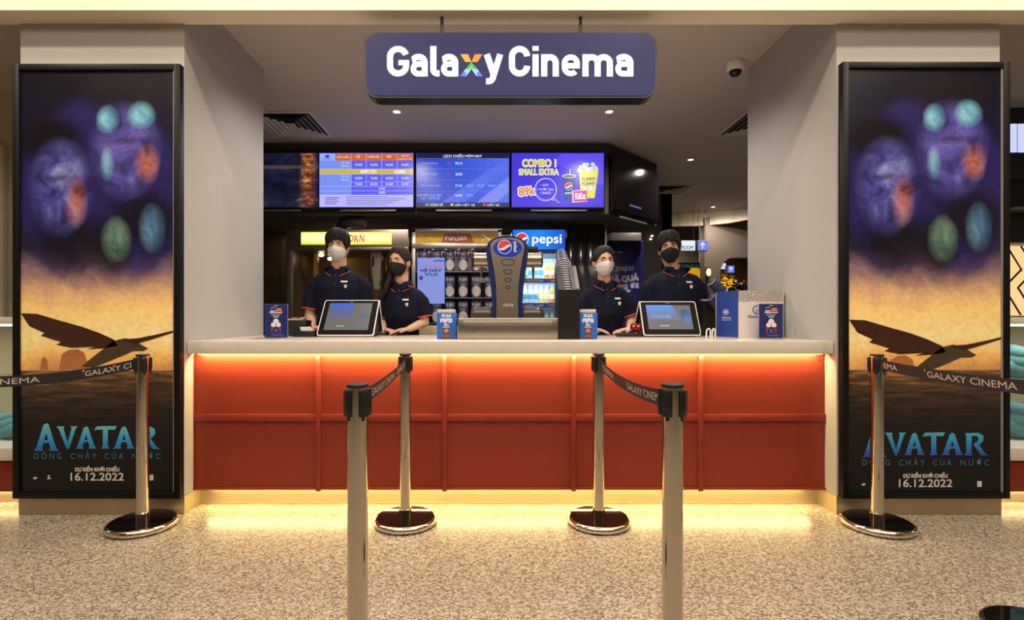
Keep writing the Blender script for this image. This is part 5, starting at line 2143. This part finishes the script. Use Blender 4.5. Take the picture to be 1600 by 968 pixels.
r = thing('wall_glint', 'two tiny added glints imitating reflected lights on the dark wall beside the black-masked man', 'light', (X(1018, 7.86), 7.88, Z(372, 7.86)))
for px, py in ((1019.4, 368), (1017.4, 373)):
    m = MB(E((255, 236, 206), 1.6))
    m.box(X(px - 1.6, 7.86), X(px + 1.6, 7.86), 7.86, 7.90, Z(py + 1.2, 7.86), Z(py - 1.2, 7.86), bev=.004)
    m.build('lamp', r)  # no real lamp: glowing box imitates a reflected light

# ------------------------------------------------------------------ neighbouring shop fronts at the two edges
CASEW = M('case_white', (222, 212, 196), .35)


def display_case(label, x0, x1):
    d = 3.08
    r = thing('display_case', label, 'display case', ((x0 + x1) / 2, d + .3, 0), 0, 'glass display cases beside the pillars')
    m = MB(RED)
    m.box(x0, x1, d, d + .6, .075, .262, bev=.003)
    m.build('base_panel', r)
    m = MB(KICK)
    m.box(x0, x1, d + .04, d + .58, 0, .075)
    m.build('kick_plate', r)
    m = MB(CASEW)
    m.box(x0, x1, d - .02, d + .6, .262, .335, bev=.004)
    m.build('ledge', r)
    m = MB(M('case_back', (186, 176, 140), .5))
    m.box(x0, x1, d + .57, d + .6, .335, 1.10)
    m.build('back_panel', r)
    m = MB(GLASS)
    m.box(x0, x1, d, d + .006, .335, 1.06)
    m.build('glass_front', r)
    m = MB(GLASS)
    m.box(x0 + .01, x1 - .01, d + .03, d + .55, .70, .708)
    m.build('shelf', r)
    m = MB(CASEW)
    m.box(x0, x1, d - .01, d + .6, 1.06, 1.10, bev=.004)
    m.build('top', r)
    m = MB(E((255, 244, 214), 1.6))
    m.box(x0 + .02, x1 - .02, d + .02, d + .06, 1.045, 1.06)
    m.build('light_strip', r)
    area('case_light', ((x0 + x1) / 2, d + .08, 1.04), (x1 - x0 - .1, .05), 6, (1, .92, .75))
    area('case_plinth_light', ((x0 + x1) / 2, d + .02, .07), (x1 - x0 - .1, .02), 3, (1, .75, .35))


display_case('glass display case seen past the poster on the popping machine side', -4.4, XL0 - .02)
display_case('glass display case seen past the poster on the dome camera side', XR1 + .02, 4.6)
for k, (px, py, lab) in enumerate(((1592, 640, 'teal rolled towel on the bottom of the display case'), (1594, 575, 'teal rolled towel on the glass shelf of the display case'),
                                   (8, 655, 'teal rolled towel in the display case on the popping machine side'))):
    d = 3.3
    z_ = (.3475, .7205, .3475)[k]
    r = thing('towel', lab, 'towel', (X(px, d), d, z_), 0, 'teal towels in the display cases')
    m = MB(M('towel_teal', (92, 146, 150), .8, var=.35, bump=.5, scale=50))
    hh = (.11, .10, .08)[k]
    for q in range(3):
        rr_ = hh * (.62 - .1 * q)
        m.tube([Vector((X(px, d) - .14 + .28 * f, d + .02 * math.sin(6 * f + q), z_ + hh * (.62 + .5 * q) + .01 * math.sin(9 * f))) for f in [k2 / 10 for k2 in range(11)]], [rr_ * (.75 if k2 in (0, 10) else 1) for k2 in range(11)], n=18)
    m.build('roll', r)

d = 4.52
r = thing('back_bar', 'black shelf unit with white lit panels past the dome camera pillar', 'shelf', (X(1640, d), d, Z(378, d)))
m = MB(MATTE)
m.box(X(1560, d), X(1720, d), d, d + .03, Z(378, d), Z(168, d))
m.build('backing', r)
m = MB(M('back_bar_shelf', (120, 112, 104), .4))
m.box(X(1560, d), X(1720, d), d - .14, d, Z(332, d), Z(328, d))
m.build('shelf', r)
m = MB(M('back_bar_hood', (20, 19, 20), .4))
m.prism([(1560, 262), (1584, 246), (1720, 232), (1720, 262), (1560, 284)], facing(d - .1), 0, -.1)
m.build('hood', r)
for a_, b_ in ((1578, 1587), (1590, 1612), (1616, 1640)):
    m = MB(E((206, 214, 255), 1.0))
    m.box(X(a_, d), X(b_, d), d - .012, d, Z(238, d), Z(194, d))
    m.build('lit_panel', r)
r = thing('lattice_lamp', 'warm lit panel behind black slanted bars past the poster', 'lamp', (X(1620, d), d, Z(494, d)))
m = MB(E((255, 206, 140), 1.1))
m.box(X(1560, d), X(1680, d), d, d + .02, Z(494, d), Z(384, d))
m.build('lit_panel', r)
m = MB(MATTE)
for k in range(6):
    x_ = 1572 + 22 * k
    m.prism([(x_, 384), (x_ + 3, 384), (x_ + 25, 420), (x_ + 25, 424)], facing(d - .004), 0, -.03)
    m.prism([(x_ + 25, 418), (x_ + 25, 422), (x_ - 4, 452), (x_ - 4, 448)], facing(d - .004), 0, -.03)
    m.prism([(x_ - 4, 450), (x_ - 1, 450), (x_ + 25, 492), (x_ + 22, 492)], facing(d - .004), 0, -.03)
m.box(X(1560, d), X(1680, d), d - .03, d, Z(512, d), Z(493, d))
m.build('bars', r)
d = 4.40
r = thing('wall_screen', 'switched-off dark screen high up past the dome camera pillar', 'screen', (X(1640, d), d + .1, Z(125, d)))
m = MB(BEZ)
m.box(X(1595, d), X(1760, d), d, d + .06, Z(125, d), Z(48, d), bev=.004)
m.build('housing', r)
m = MB(M('screen_off', (24, 20, 24), .12))
m.box(X(1597, d), X(1758, d), d - .002, d + .001, Z(123, d), Z(50, d))
m.build('screen', r)
m = MB(BLACK)
m.box(X(1660, d), X(1680, d), d + .06, 4.56, Z(100, d), Z(70, d))
m.build('wall_mount', r)
r = thing('wall_board', 'pale board on the greenish wall past the popping machine poster', 'board', (X(-30, 4.3), 4.33, Z(640, 4.3)))
m = MB(M('board_cream', (206, 196, 176), .5))
m.box(X(-90, 4.3), X(4, 4.3), 4.3, 4.35, Z(640, 4.3), Z(226, 4.3), bev=.004)
m.build('panel', r)

# ------------------------------------------------------------------ the four people behind the counter
SKIN = {}


def skin_mat(name, c):
    t = NT(name)
    nz = t.noise(t.obj(), 60, 3)
    b = lin(c)
    t.set(col=t.mix(nz, tuple(v * .93 for v in b[:3]) + (1,), tuple(min(1, v * 1.05) for v in b[:3]) + (1,)), rough=.5)
    t.b.inputs['Subsurface Weight'].default_value = .08
    t.b.inputs['Subsurface Radius'].default_value = (.01, .004, .002)
    t.bump(nz, .05, .001)
    return t.m


SK_A = skin_mat('skin_light', (206, 160, 126))
SK_B = skin_mat('skin_tan', (196, 146, 112))
t = NT('navy_polo_knit')
nz = t.noise(t.obj(), 260, 2)
t.set(col=t.mix(t.noise(t.obj(), 7, 3), lin((13, 14, 30)), lin((19, 20, 40))), rough=.9, spec=.2)
t.bump(nz, .25, .001)
SHIRT = t.m
TROUS = M('black_trousers', (20, 19, 21), .8)
SHOE = M('black_shoe', (16, 15, 15), .5)
STRIPE = M('orange_stripe', (214, 92, 62), .7)
TAGW = M('name_tag_white', (226, 222, 216), .4)
BADGE = M('badge_cream', (222, 206, 178), .5)
t = NT('black_hair')
hz = t.noise(t.scale(t.obj(), (140, 140, 12)), 2, 3)
t.set(col=t.mix(hz, lin((10, 7, 6)), lin((40, 30, 24))), rough=.55, spec=.25)
t.bump(hz, .6, .003)
HAIR = t.m
t = NT('brown_hair')
hz = t.noise(t.scale(t.obj(), (140, 140, 12)), 2, 3)
t.set(col=t.mix(hz, lin((22, 15, 11)), lin((58, 40, 30))), rough=.6, spec=.2)
t.bump(hz, .6, .003)
HAIRB = t.m
MASKW = M('mask_white', (232, 226, 222), .7, bump=.05)
MASKB = M('mask_black', (20, 18, 19), .75, bump=.05)
EYEW = M('eye_white', (214, 204, 196), .25)
IRIS = M('eye_dark', (24, 16, 12), .12)


def sp(v, p):
    return math.copysign(abs(v) ** p, v)


def ring(cx_, cy_, z, rx, ry, n=28, e=.85):
    return [Vector((cx_ + rx * sp(math.cos(2 * PI * k / n), e), cy_ + ry * sp(math.sin(2 * PI * k / n), e), z)) for k in range(n)]


def fused(bm, voxel, smooth, iters=3, fac=.5, fold=None):
    """turn overlapping closed shapes into one continuous surface"""
    me = bpy.data.meshes.new('surface')
    bm.to_mesh(me)
    bm.free()
    o = bpy.data.objects.new('surface', me)
    COL.objects.link(o)
    rm = o.modifiers.new('r', 'REMESH')
    rm.mode = 'VOXEL'
    rm.voxel_size = voxel
    sm = o.modifiers.new('s', 'SMOOTH')
    sm.factor = fac
    sm.iterations = iters
    dg = bpy.context.evaluated_depsgraph_get()
    out = bpy.data.meshes.new_from_object(o.evaluated_get(dg))
    bpy.data.objects.remove(o)
    bpy.data.meshes.remove(me)
    if fold:
        for v in out.vertices:
            v.co += v.normal * fold(v.co)
    return out


def link(me, name, mat, parent):
    me.name = name
    me.materials.clear()
    me.materials.append(mat)
    me.shade_smooth()
    o = bpy.data.objects.new(name, me)
    COL.objects.link(o)
    o.parent = parent
    return o


def head_pt(n, grow=0.0, feat=True):
    """point of the head surface (from the head's centre) in direction n; the face looks to -y"""
    x, y, z = .0735 * n.x, .094 * n.y, .118 * n.z
    if z < 0:
        q = -n.z
        x *= 1 - .30 * q ** 1.4
        y *= (1 - .52 * q) if n.y > 0 else (1 - .06 * q)
    if feat and n.y < 0:
        ax = abs(x)
        y -= .021 * math.exp(-(x / .011) ** 2 - ((z + .022) / .019) ** 2)
        y -= .009 * math.exp(-(x / .009) ** 2 - ((z - .002) / .024) ** 2)
        y -= .006 * math.exp(-((ax - .010) / .007) ** 2 - ((z + .031) / .008) ** 2)
        y += .008 * math.exp(-((ax - .031) / .016) ** 2 - ((z - .010) / .012) ** 2)
        y -= .004 * math.exp(-((ax - .030) / .020) ** 2 - ((z - .028) / .008) ** 2)
        y -= .005 * math.exp(-(x / .020) ** 2 - ((z + .058) / .007) ** 2)
        y += .003 * math.exp(-(x / .018) ** 2 - ((z + .066) / .004) ** 2)
        y -= .004 * math.exp(-(x / .022) ** 2 - ((z + .074) / .007) ** 2)
        y -= .006 * math.exp(-(x / .020) ** 2 - ((z + .102) / .014) ** 2)
        y -= .004 * math.exp(-((ax - .045) / .018) ** 2 - ((z + .018) / .02) ** 2)
    p = Vector((x, y, z))
    if grow:
        p += Vector((n.x, n.y, n.z)).normalized() * grow
    return p


def sphere_dir(az, el):
    """az 0 looks at the viewer (-y), positive towards +x"""
    return Vector((math.sin(az) * math.cos(el), -math.cos(az) * math.cos(el), math.sin(el)))


def hand_into(mb, wrist, fwd, up, s, k=1.0, curl=.17):
    """palm, four unequal bent fingers and a thumb; s = +1 thumb towards side vector"""
    f = Vector(fwd).normalized()
    u = Vector(up)
    u = (u - f * u.dot(f)).normalized()
    sd = f.cross(u) * s
    c = Vector(wrist)
    rings = []
    for d_, w_, h_ in ((-.012, .024, .018), (.015, .030, .017), (.045, .038, .015), (.078, .040, .013), (.088, .036, .010)):
        rings.append([c + f * d_ * k + (sd * math.cos(2 * PI * q / 14) * w_ + u * math.sin(2 * PI * q / 14) * h_) * k for q in range(14)])
    mb.loft(rings)
    for q, (off, ln) in enumerate(((.031, .070), (.0105, .080), (-.0105, .074), (-.031, .058))):
        b = c + f * .078 * k + sd * off * k
        dr = (f + sd * off * 2.2).normalized()
        pts, ang = [b], 0.0
        for seg in (.44, .32, .24):
            ang += curl
            pts.append(pts[-1] + (dr * math.cos(ang) - u * math.sin(ang)) * ln * seg * k)
        mb.tube(pts, [.0092 * k, .0088 * k, .0080 * k, .0062 * k], n=10)
        mb.ball(pts[-1], .0062 * k, .0062 * k, .0062 * k, nu=8, nv=6)
    b = c + f * .018 * k + sd * .024 * k
    pts = [b, b + (f * .5 + sd * .62 - u * .15).normalized() * .034 * k, b + (f * .5 + sd * .62 - u * .15).normalized() * .034 * k + (f * .85 + sd * .3 - u * .25).normalized() * .036 * k]
    mb.tube(pts, [.0135 * k, .0110 * k, .0078 * k], n=10)
    mb.ball(pts[-1], .0078 * k, .0078 * k, .0078 * k, nu=8, nv=6)


def person(label, px, d, chin, sw, sz, female, skin, hairm, maskm, arms, hpx=0.0, yaw=0, roll=0, pitch=0, hair='short', tagx=.07, lean=0.0, turn=0.0, sleeve=.62):
    """arms: for each side (-1 picture west, +1 east) elbow and wrist points from the feet; sw, sz: shoulder half width and height"""
    x0 = X(px, d)
    r = thing('person', label, 'person', (x0, d, 0), math.radians(turn), None)
    k = sz / 1.38
    slim = .86 if female else 1.0
    cy0 = 0.0
    nb = sz + .075 * k                       # base of the neck
    hc = Vector((hpx, -.030, chin + .118))   # head centre
    R = Matrix.Rotation(math.radians(yaw), 3, 'Z') @ Matrix.Rotation(math.radians(roll), 3, 'Y') @ Matrix.Rotation(math.radians(pitch), 3, 'X')
    tor = [(.50, .155, .115), (.56, .168, .122), (.62, .160, .112), (.70, .142, .100), (.78, .148, .104), (.88, .164, .112), (.95, .170, .108), (1.0, .150, .090), (1.035, .098, .072), (1.054, .062, .060)]
    if female:
        tor = [(.50, .160, .115), (.56, .172, .120), (.62, .156, .108), (.70, .128, .092), (.78, .134, .100), (.87, .150, .124), (.95, .152, .104), (1.0, .134, .084), (1.035, .088, .068), (1.054, .056, .055)]

    def shift(f):
        return lean * max(0.0, f - .5)
    # --- body
    mb = MB(skin)
    rings = [ring(shift(f), cy0, f * sz, rx * slim * k, ry * slim * k) for f, rx, ry in tor]
    top = Vector((shift(1.06), 0, nb))
    for q in range(1, 6):
        f = q / 5
        c_ = top.lerp(hc + Vector((0, .024, -.055)), f)
        rings.append(ring(c_.x, c_.y, c_.z, (.058 if not female else .050) * (1 - .06 * f), (.058 if not female else .052)))
    mb.loft(rings)
    vs, fs = [], []
    NU, NV = 56, 40
    for j in range(1, NV):
        for i in range(NU):
            vs.append(hc + R @ head_pt(sphere_dir(2 * PI * i / NU, PI / 2 - PI * j / NV)))
    vs += [hc + R @ head_pt(Vector((0, 0, 1))), hc + R @ head_pt(Vector((0, 0, -1)))]
    for j in range(NV - 2):
        for i in range(NU):
            fs.append((j * NU + i, (j + 1) * NU + i, (j + 1) * NU + (i + 1) % NU, j * NU + (i + 1) % NU))
    for i in range(NU):
        fs.append((len(vs) - 2, i, (i + 1) % NU))
        fs.append((len(vs) - 1, (NV - 2) * NU + (i + 1) % NU, (NV - 2) * NU + i))
    mb.add(vs, fs)
    for s in (-1, 1):
        mb.ball(hc + R @ Vector((s * .0755, .012, -.004)), .010, .019, .031, nu=12, nv=10, T=R @ Matrix.Rotation(s * .35, 3, 'Z'))
    shoulder, elbow, wrist = {}, {}, {}
    for s in (-1, 1):
        sh = Vector((shift(1.0) + s * sw, 0, sz - .055))
        el, wr = Vector(arms[s][0]), Vector(arms[s][1])
        shoulder[s], elbow[s], wrist[s] = sh, el, wr
        a_ = 1.0 if not female else .84
        mb.tube([Vector((shift(1) + s * sw * .55, 0, sz - .015)), sh, sh.lerp(el, .5), el], [.052 * a_, .052 * a_, .047 * a_, .041 * a_], n=16)
        mb.ball(el, .041 * a_, .041 * a_, .041 * a_, nu=14, nv=10)
        mb.tube([el, el.lerp(wr, .35), wr], [.041 * a_, .042 * a_, .0275 * a_], n=16)
        f_ = (wr - el).normalized()
        f_ = Vector((-s * .75, -.35, -.10)).normalized()
        hand_into(mb, wr + f_ * .006, f_, (0, 0, 1), -s if False else (1 if s < 0 else -1), .92 if female else 1.0)
        hip = Vector((s * .088 * slim, 0, .53 * sz))
        mb.tube([hip, Vector((s * .096, -.005, .28 * sz)), Vector((s * .10, .015, .055))], [.088 * slim, .056 * slim, .038], n=16)
        mb.ball((s * .105, -.035, .035), .036, .095, .03, nu=12, nv=8)
    body = link(fused(mb.bm, .0052, None, 3, .45), 'body', skin, r)

    # --- polo shirt: one garment
    mb = MB(SHIRT)
    rings = [ring(shift(f), cy0, f * sz, rx * slim * k + .024, ry * slim * k + .022) for f, rx, ry in tor[:-2]]
    rings.append(ring(shift(1.03), cy0, 1.035 * sz, .108 * slim * k + .010, .078 * slim * k + .012))
    rings.append(ring(shift(1.05), -.004, 1.060 * sz, .064 * slim * k + .008, .062 * slim * k + .012))
    mb.loft(rings)
    cuff = {}
    for s in (-1, 1):
        a_ = 1.0 if not female else .86
        sh, el = shoulder[s], elbow[s]
        ce = sh.lerp(el, sleeve + .12)
        cuff[s] = (ce, (el - sh).normalized())
        mb.tube([Vector((shift(1) + s * sw * .35, 0, sz + .012)), Vector((shift(1) + s * sw * .78, 0, sz - .014)), sh + Vector((s * .004, 0, .0)), sh.lerp(el, .45) + Vector((s * .010, 0, 0)), ce],
                [.060 * a_, .064 * a_, .068 * a_, .069 * a_, .070 * a_], n=20)

    def fold(c):
        q = Vector((c.x * 9, c.y * 9, c.z * 4.5))
        v = .0055 * noise.noise(q + Vector((px, 0, 0))) + .0025 * noise.noise(q * 2.7)
        w_ = max(0.0, 1 - abs(c.z - .80 * sz) / .28)
        return v * (1 + w_) + .003 * w_ * math.sin(34 * c.z + 9 * c.x)
    me = fused(mb.bm, .0075, None, 6, .5, fold)
    shirt = link(me, 'polo_shirt', SHIRT, r)
    bvh = BVHTree.FromPolygons([v.co.copy() for v in me.vertices], [tuple(p.vertices) for p in me.polygons])

    def front(x, z, h=.001):
        hit = bvh.ray_cast(Vector((x, -1.0, z)), Vector((0, 1, 0)))
        return (hit[0] + hit[1] * h, hit[1]) if hit[0] is not None else (Vector((x, -.14, z)), Vector((0, -1, 0)))
    for s in (-1, 1):
        ce, dr = cuff[s]
        a_ = 1.0 if not female else .86
        mb = MB(STRIPE)
        mb.tube([ce - dr * .006, ce + dr * .003], [.0735 * a_, .0728 * a_], n=28)
        mb.build('sleeve_hem', shirt, local=True)
    # collar with orange tipping
    cb = Vector((shift(1.06), -.006, nb + .004))
    mb = MB(SHIRT)
    ms = MB(STRIPE)
    NA = 40
    half = []
    rk = (.066 if not female else .058)
    for s in (-1, 1):
        rows = []
        for i in range(NA + 1):
            f = i / NA                        # 0 at the throat, 1 behind the neck
            az = s * (.30 + (PI - .30) * f)
            tipf = (1 - f) ** 2.2
            pt = lambda rr, zz: cb + Vector((math.sin(az) * rr, -math.cos(az) * rr * 1.02, zz))
            rise = .030 + .014 * f - .016 * (1 - f) ** 2
            drop = .030 + .044 * tipf
            rows.append([pt(rk - .004, rise - .03), pt(rk, rise), pt(rk + .004, rise + .003), pt(rk + .009, rise - .003),
                         pt(rk + .018 + .006 * tipf, rise - drop * .55), pt(rk + .024 + .012 * tipf, rise - drop)])
        # keep the leaf lying outside the shirt
        for row in rows:
            for q in (4, 5):
                if row[q].y < -.02:
                    hit, _n = front(row[q].x, row[q].z, .006)
                    if hit.y < row[q].y or abs(hit.y - row[q].y) < .05:
                        row[q].y = min(hit.y, row[q].y) if q == 5 else min(hit.y, row[q].y)
        mb.loft(rows, closed=False)
        edge = [row[5] for row in rows]
        ms.tube([p * 1.0 + Vector((math.copysign(.001, p.x), -.002, .001)) for p in edge[:17]], .0024, n=8)
    bm2 = mb.bm
    mb.build('collar', shirt, local=True, smooth=60)
    ms.build('collar_stripe', shirt, local=True)
    mb = MB(M('placket_navy', (17, 18, 37), .85, spec=.2))
    cols = [[front(shift(.9) + x_, z_, .0022)[0] for x_ in (-.014, 0, .014)] for z_ in [sz * (1.035 - .028 * q) for q in range(7)]]
    mb.loft(cols, closed=False)
    mb.build('placket', shirt, local=True, recalc=False)
    for q in range(2):
        c_, n_ = front(shift(.9), sz * (1.02 - .045 * q), .004)
        mb = MB(M('button_grey', (90, 84, 86), .4))
        mb.ball(c_, .0045, .002, .0045, nu=10, nv=6)
        mb.build('button', shirt, local=True)
    # name tag and badge
    tx = shift(.95) + tagx * (sz / 1.38 if female else 1)
    tz = sz * .985 if not female else sz * .965
    c_, n_ = front(tx, tz, .003)
    rot = n_.to_track_quat('Z', 'Y').to_matrix().to_4x4()
    mb = MB(TAGW)
    mb.box(-.025, .025, -.0065, .0065, -.0015, .0015, bev=.001, T=Matrix.Translation(c_) @ rot)
    mb.build('name_tag', shirt, local=True)
    c_, n_ = front(tx + .012, tz - .036, .003)
    mb = MB(BADGE)
    mb.prism([(-.011, .011), (.011, .013), (.012, -.002), (.003, -.016), (-.008, -.010)], lambda u, v, h: c_ + Vector((u, h, v)), -.0015, .002)
    mb.build('badge', shirt, local=True)

    # --- trousers and shoes
    mb = MB(TROUS)
    mb.loft([ring(0, 0, f * sz, rx * slim * k + .014, ry * slim * k + .012) for f, rx, ry in ((.47, .150, .112), (.50, .160, .120), (.56, .172, .124), (.635, .160, .112))])
    for s in (-1, 1):
        mb.tube([Vector((s * .088 * slim, 0, .55 * sz)), Vector((s * .096, -.005, .28 * sz)), Vector((s * .10, .015, .06))], [.10 * slim, .074 * slim, .062], n=18)
    link(fused(mb.bm, .010, None, 4, .5), 'trousers', TROUS, r)
    for s in (-1, 1):
        mb = MB(SHOE)
        mb.loft([ring(s * .105, -.04, z_, .046 * w_, .125 * w_, 24, .8) for z_, w_ in ((.001, .94), (.006, 1.0), (.03, .98), (.055, .78), (.075, .5))])
        mb.build('shoe', r, local=True)

    # --- face: eyes, brows, mask, hair
    for s in (-1, 1):
        c_ = hc + R @ (head_pt(Vector((s * .42, -.90, .085)).normalized()) + Vector((0, .0015, 0)))
        mb = MB(EYEW)
        mb.ball(c_, .0135, .0055, .0062, nu=16, nv=10, T=R)
        e_ = mb.build('eye', r, local=True)
        mb = MB(IRIS)
        mb.ball(c_ + R @ Vector((0, -.0030, 0)), .0062, .0035, .0058, nu=12, nv=8, T=R)
        mb.tube([c_ + R @ Vector((x_, -.0045 + .25 * abs(x_) * 1.0, .0066 - 12 * x_ * x_)) for x_ in (-.015, -.008, 0, .008, .015)], .0016, n=6)
        mb.build('iris', e_, local=True)
        mb = MB(hairm)
        mb.tube([hc + R @ (head_pt(sphere_dir(s * a_, e2), .0012)) for a_, e2 in ((.17, .215), (.30, .262), (.44, .275), (.58, .235))], [.0030, .0044, .0040, .0018], n=8)
        mb.build('eyebrow', r, local=True)
    mb = MB(maskm)
    NA, NR = 30, 16
    rows, rows_in = [], []
    for j in range(NR + 1):
        v = j / NR
        row, rin = [], []
        for i in range(NA + 1):
            az = math.radians(-78 + 156 * i / NA)
            cs = max(0.0, math.cos(az * 90 / 78))
            zt = -.030 + .030 * cs ** .8 + .006 * math.exp(-(az / .16) ** 2)
            zb2 = -.066 - .054 * cs ** .7
            z = zt + (zb2 - zt) * v
            el_ = math.asin(max(-1, min(1, z / .118)))
            q = head_pt(sphere_dir(az, el_), .004, False)
            nose = .020 * math.exp(-(az / .42) ** 2) * math.sin(PI * min(1, v * .9 + .25)) ** .7
            q.y -= .007 * cs + nose
            q.z = z
            if v > .7:
                q.y += .012 * ((v - .7) / .3) ** 2 * cs
            row.append(hc + R @ q)
            rin.append(hc + R @ (q * .97))
        rows.append(row)
        rows_in.append(rin)
    mb.loft(rows, closed=False)
    mb.loft(rows_in, closed=False)
    mk = mb.build('face_mask', r, local=True, smooth=60)
    mb = MB(M('mask_seam_' + maskm.name, (206, 200, 196) if maskm is MASKW else (30, 28, 29), .7))
    mb.tube([p + R @ Vector((0, -.0008, 0)) for p in [rows[5][i] for i in range(0, NA + 1, 2)]], .0013, n=6)
    mb.build('seam', mk, local=True)
    for s in (-1, 1):
        i = 0 if s < 0 else NA
        mb = MB(maskm)
        for j in (1, NR - 1):
            mb.tube([rows[j][i], hc + R @ Vector((s * .0745, -.004, -.030 - .02 * (j > 2))), hc + R @ Vector((s * .0775, .020, -.01))], .0011, n=6)
        mb.build('ear_loop', mk, local=True)

    mb = MB(hairm)
    NA, NR = 120, 22
    rnd = random.Random(int(px))
    jit = [rnd.random() for _ in range(NA)]
    rows, rin = [], []
    for j in range(NR + 1):
        v = j / NR
        row, ri = [], []
        for i in range(NA):
            az = -PI + 2 * PI * i / NA
            a_ = abs(az)
            if hair == 'short':               # full fringe, short sides
                part_ = .20 * math.exp(-((az + .12) / .17) ** 2) if px > 800 else .07 * math.exp(-((az - .35) / .2) ** 2)
                if a_ < .62:
                    lo = .42 + .07 * jit[i] + part_
                elif a_ < 1.15:
                    lo = .42 + (-.06 - .42) * ((a_ - .62) / .53) ** 1.2 + .05 * jit[i]
                elif a_ < 1.30:
                    lo = -.06 + .16 * (a_ - 1.15) / .15
                elif a_ < 1.80:
                    lo = .10 + .05 * math.sin(PI * (a_ - 1.3) / .5)
                else:
                    lo = .10 - .58 * ((a_ - 1.8) / 1.34) ** .7
                g = .013 + .017 * min(1, max(0, (lo + (PI / 2 - lo) * v) / .9)) ** .8
            else:                             # combed back from the brow
                if a_ < .58:
                    lo = .60 + .14 * math.exp(-(az / .2) ** 2)
                elif a_ < 1.3:
                    lo = .60 + (.0 - .60) * ((a_ - .58) / .72) ** .75
                elif a_ < 1.7:
                    lo = .02 + .08 * math.sin(PI * (a_ - 1.3) / .4)
                else:
                    lo = .02 - .62 * (a_ - 1.7) / 1.44
                g = .012
            el_ = lo + (PI / 2 - lo) * v
            gg = g * min(1, .35 + 1.6 * v) + (.004 * noise.noise(Vector((az * 7, v * 3, px))) if hair == 'short' else .002 * noise.noise(Vector((az * 14, v * 2, px))))
            if hair == 'short' and a_ < 1.1:
                gg += .009 * (1 - v)
            n_ = sphere_dir(az, el_)
            row.append(hc + R @ head_pt(n_, gg, False))
            ri.append(hc + R @ head_pt(n_, -.006, False))
        rows.append(row)
        rin.append(ri)
    mb.loft([rin[0]] + rows, caps=False)
    mb.loft([[p for p in rows[-1]]], caps=True) if False else None
    NL = 130
    for q in range(NL):                       # strands lying over the cap of hair
        i = int(NA * (q + .5 * rnd.random()) / NL) % NA
        tw = .25 * (rnd.random() - .5) + (.35 if hair == 'short' else .0)
        pts, rr_ = [], []
        for j in range(7):
            v = 1 - j / 6 if hair == 'short' else j / 6
            v_ = .82 * v
            i2 = (i + int(tw * v * NA / 6)) % NA
            row = rows[int(round(v_ * NR))]
            n_ = (row[i2] - hc).normalized()
            pts.append(row[i2] + n_ * (.0015 + .0035 * rnd.random() + (.006 * jit[q % NA] if hair == 'short' and 0 < j < 5 else 0)) - Vector((0, 0, ((.002 + .024 * jit[q % NA]) * (j == 6) + .004 * (j == 5)) * (hair == 'short'))))
            rr_.append((.0045, .0065, .0075, .0075, .0065, .0045, .0014)[j])
        if all((pts[w_ + 1] - pts[w_]).length > .002 for w_ in range(6)):
            mb.tube(pts, rr_, n=6)
    if hair in ('tail', 'lock'):
        back = hc + R @ Vector((0, .098, .03))
        mb.ball(back, .030, .026, .030, nu=16, nv=10)
        pp = [] if hair == 'lock' else [back, back + Vector((0, .035, -.02)), back + Vector((.01, .045, -.10)), back + Vector((.02, .03, -.20)), back + Vector((.02, .02, -.28))]
        if pp:
            mb.tube(pp, [.020, .030, .034, .026, .006], n=14)
    if hair == 'lock':                        # loose hair falling before the far shoulder
        s0 = hc + R @ Vector((-.070, .0, .02))
        mb.tube([s0 + Vector((.006, .01, .04)), s0 + Vector((-.006, .01, -.04)), s0 + Vector((-.012, .0, -.12)), s0 + Vector((-.030, -.03, -.20)), s0 + Vector((-.045, -.07, -.27))],
                [.010, .020, .026, .028, .008], n=12)
        mb.tube([hc + R @ Vector((.066, -.050, .045)), hc + R @ Vector((.074, -.040, 0)), hc + R @ Vector((.076, -.03, -.05))], [.004, .005, .002], n=8)
        mb.tube([hc + R @ Vector((-.064, -.052, .05)), hc + R @ Vector((-.075, -.040, 0)), hc + R @ Vector((-.073, -.03, -.07))], [.004, .006, .002], n=8)
    mb.build('hair', r, local=True, smooth=80)
    return r


PD_ = 4.14
CT = CTZ + .046
person('person with white mask and short hair in navy polo behind a till', 530, PD_, Z(411.5, PD_), .186, 1.392, False, SK_A, HAIR, MASKW,
       {-1: ((-.225, -.02, 1.10), (-.15, -.185, CT + .014)), 1: ((.205, .0, 1.10), (.15, -.18, CT + .014))}, yaw=2)
person('person with black mask and tied-back brown hair in navy polo', 629, 4.08, Z(435.5, 4.08), .150, 1.275, True, SK_A, HAIRB, MASKB,
       {-1: ((-.155, .02, 1.06), (-.115, -.14, CT)), 1: ((.178, .0, 1.06), (.095, -.155, CT))}, hpx=-.012, yaw=-14, roll=-3, hair='lock', tagx=.058, turn=-8)
person('person with white mask and tied-back black hair in navy polo', 945.5, 4.10, Z(434.5, 4.10), .156, 1.285, True, SK_A, HAIR, MASKW,
       {-1: ((-.195, .0, 1.06), (-.14, -.155, CT)), 1: ((.205, -.01, 1.07), (.145, -.16, CT))}, hpx=-.018, yaw=4, hair='tail', tagx=.080)
person('person with black mask and short hair in navy polo behind a till', 1053, PD_, Z(415, PD_), .184, 1.388, False, SK_B, HAIR, MASKB,
       {-1: ((-.215, .0, 1.10), (-.12, -.21, CT)), 1: ((.222, .02, 1.09), (.10, -.16, CT))}, hpx=-.045, yaw=-16, roll=-5, pitch=-3, tagx=.078)
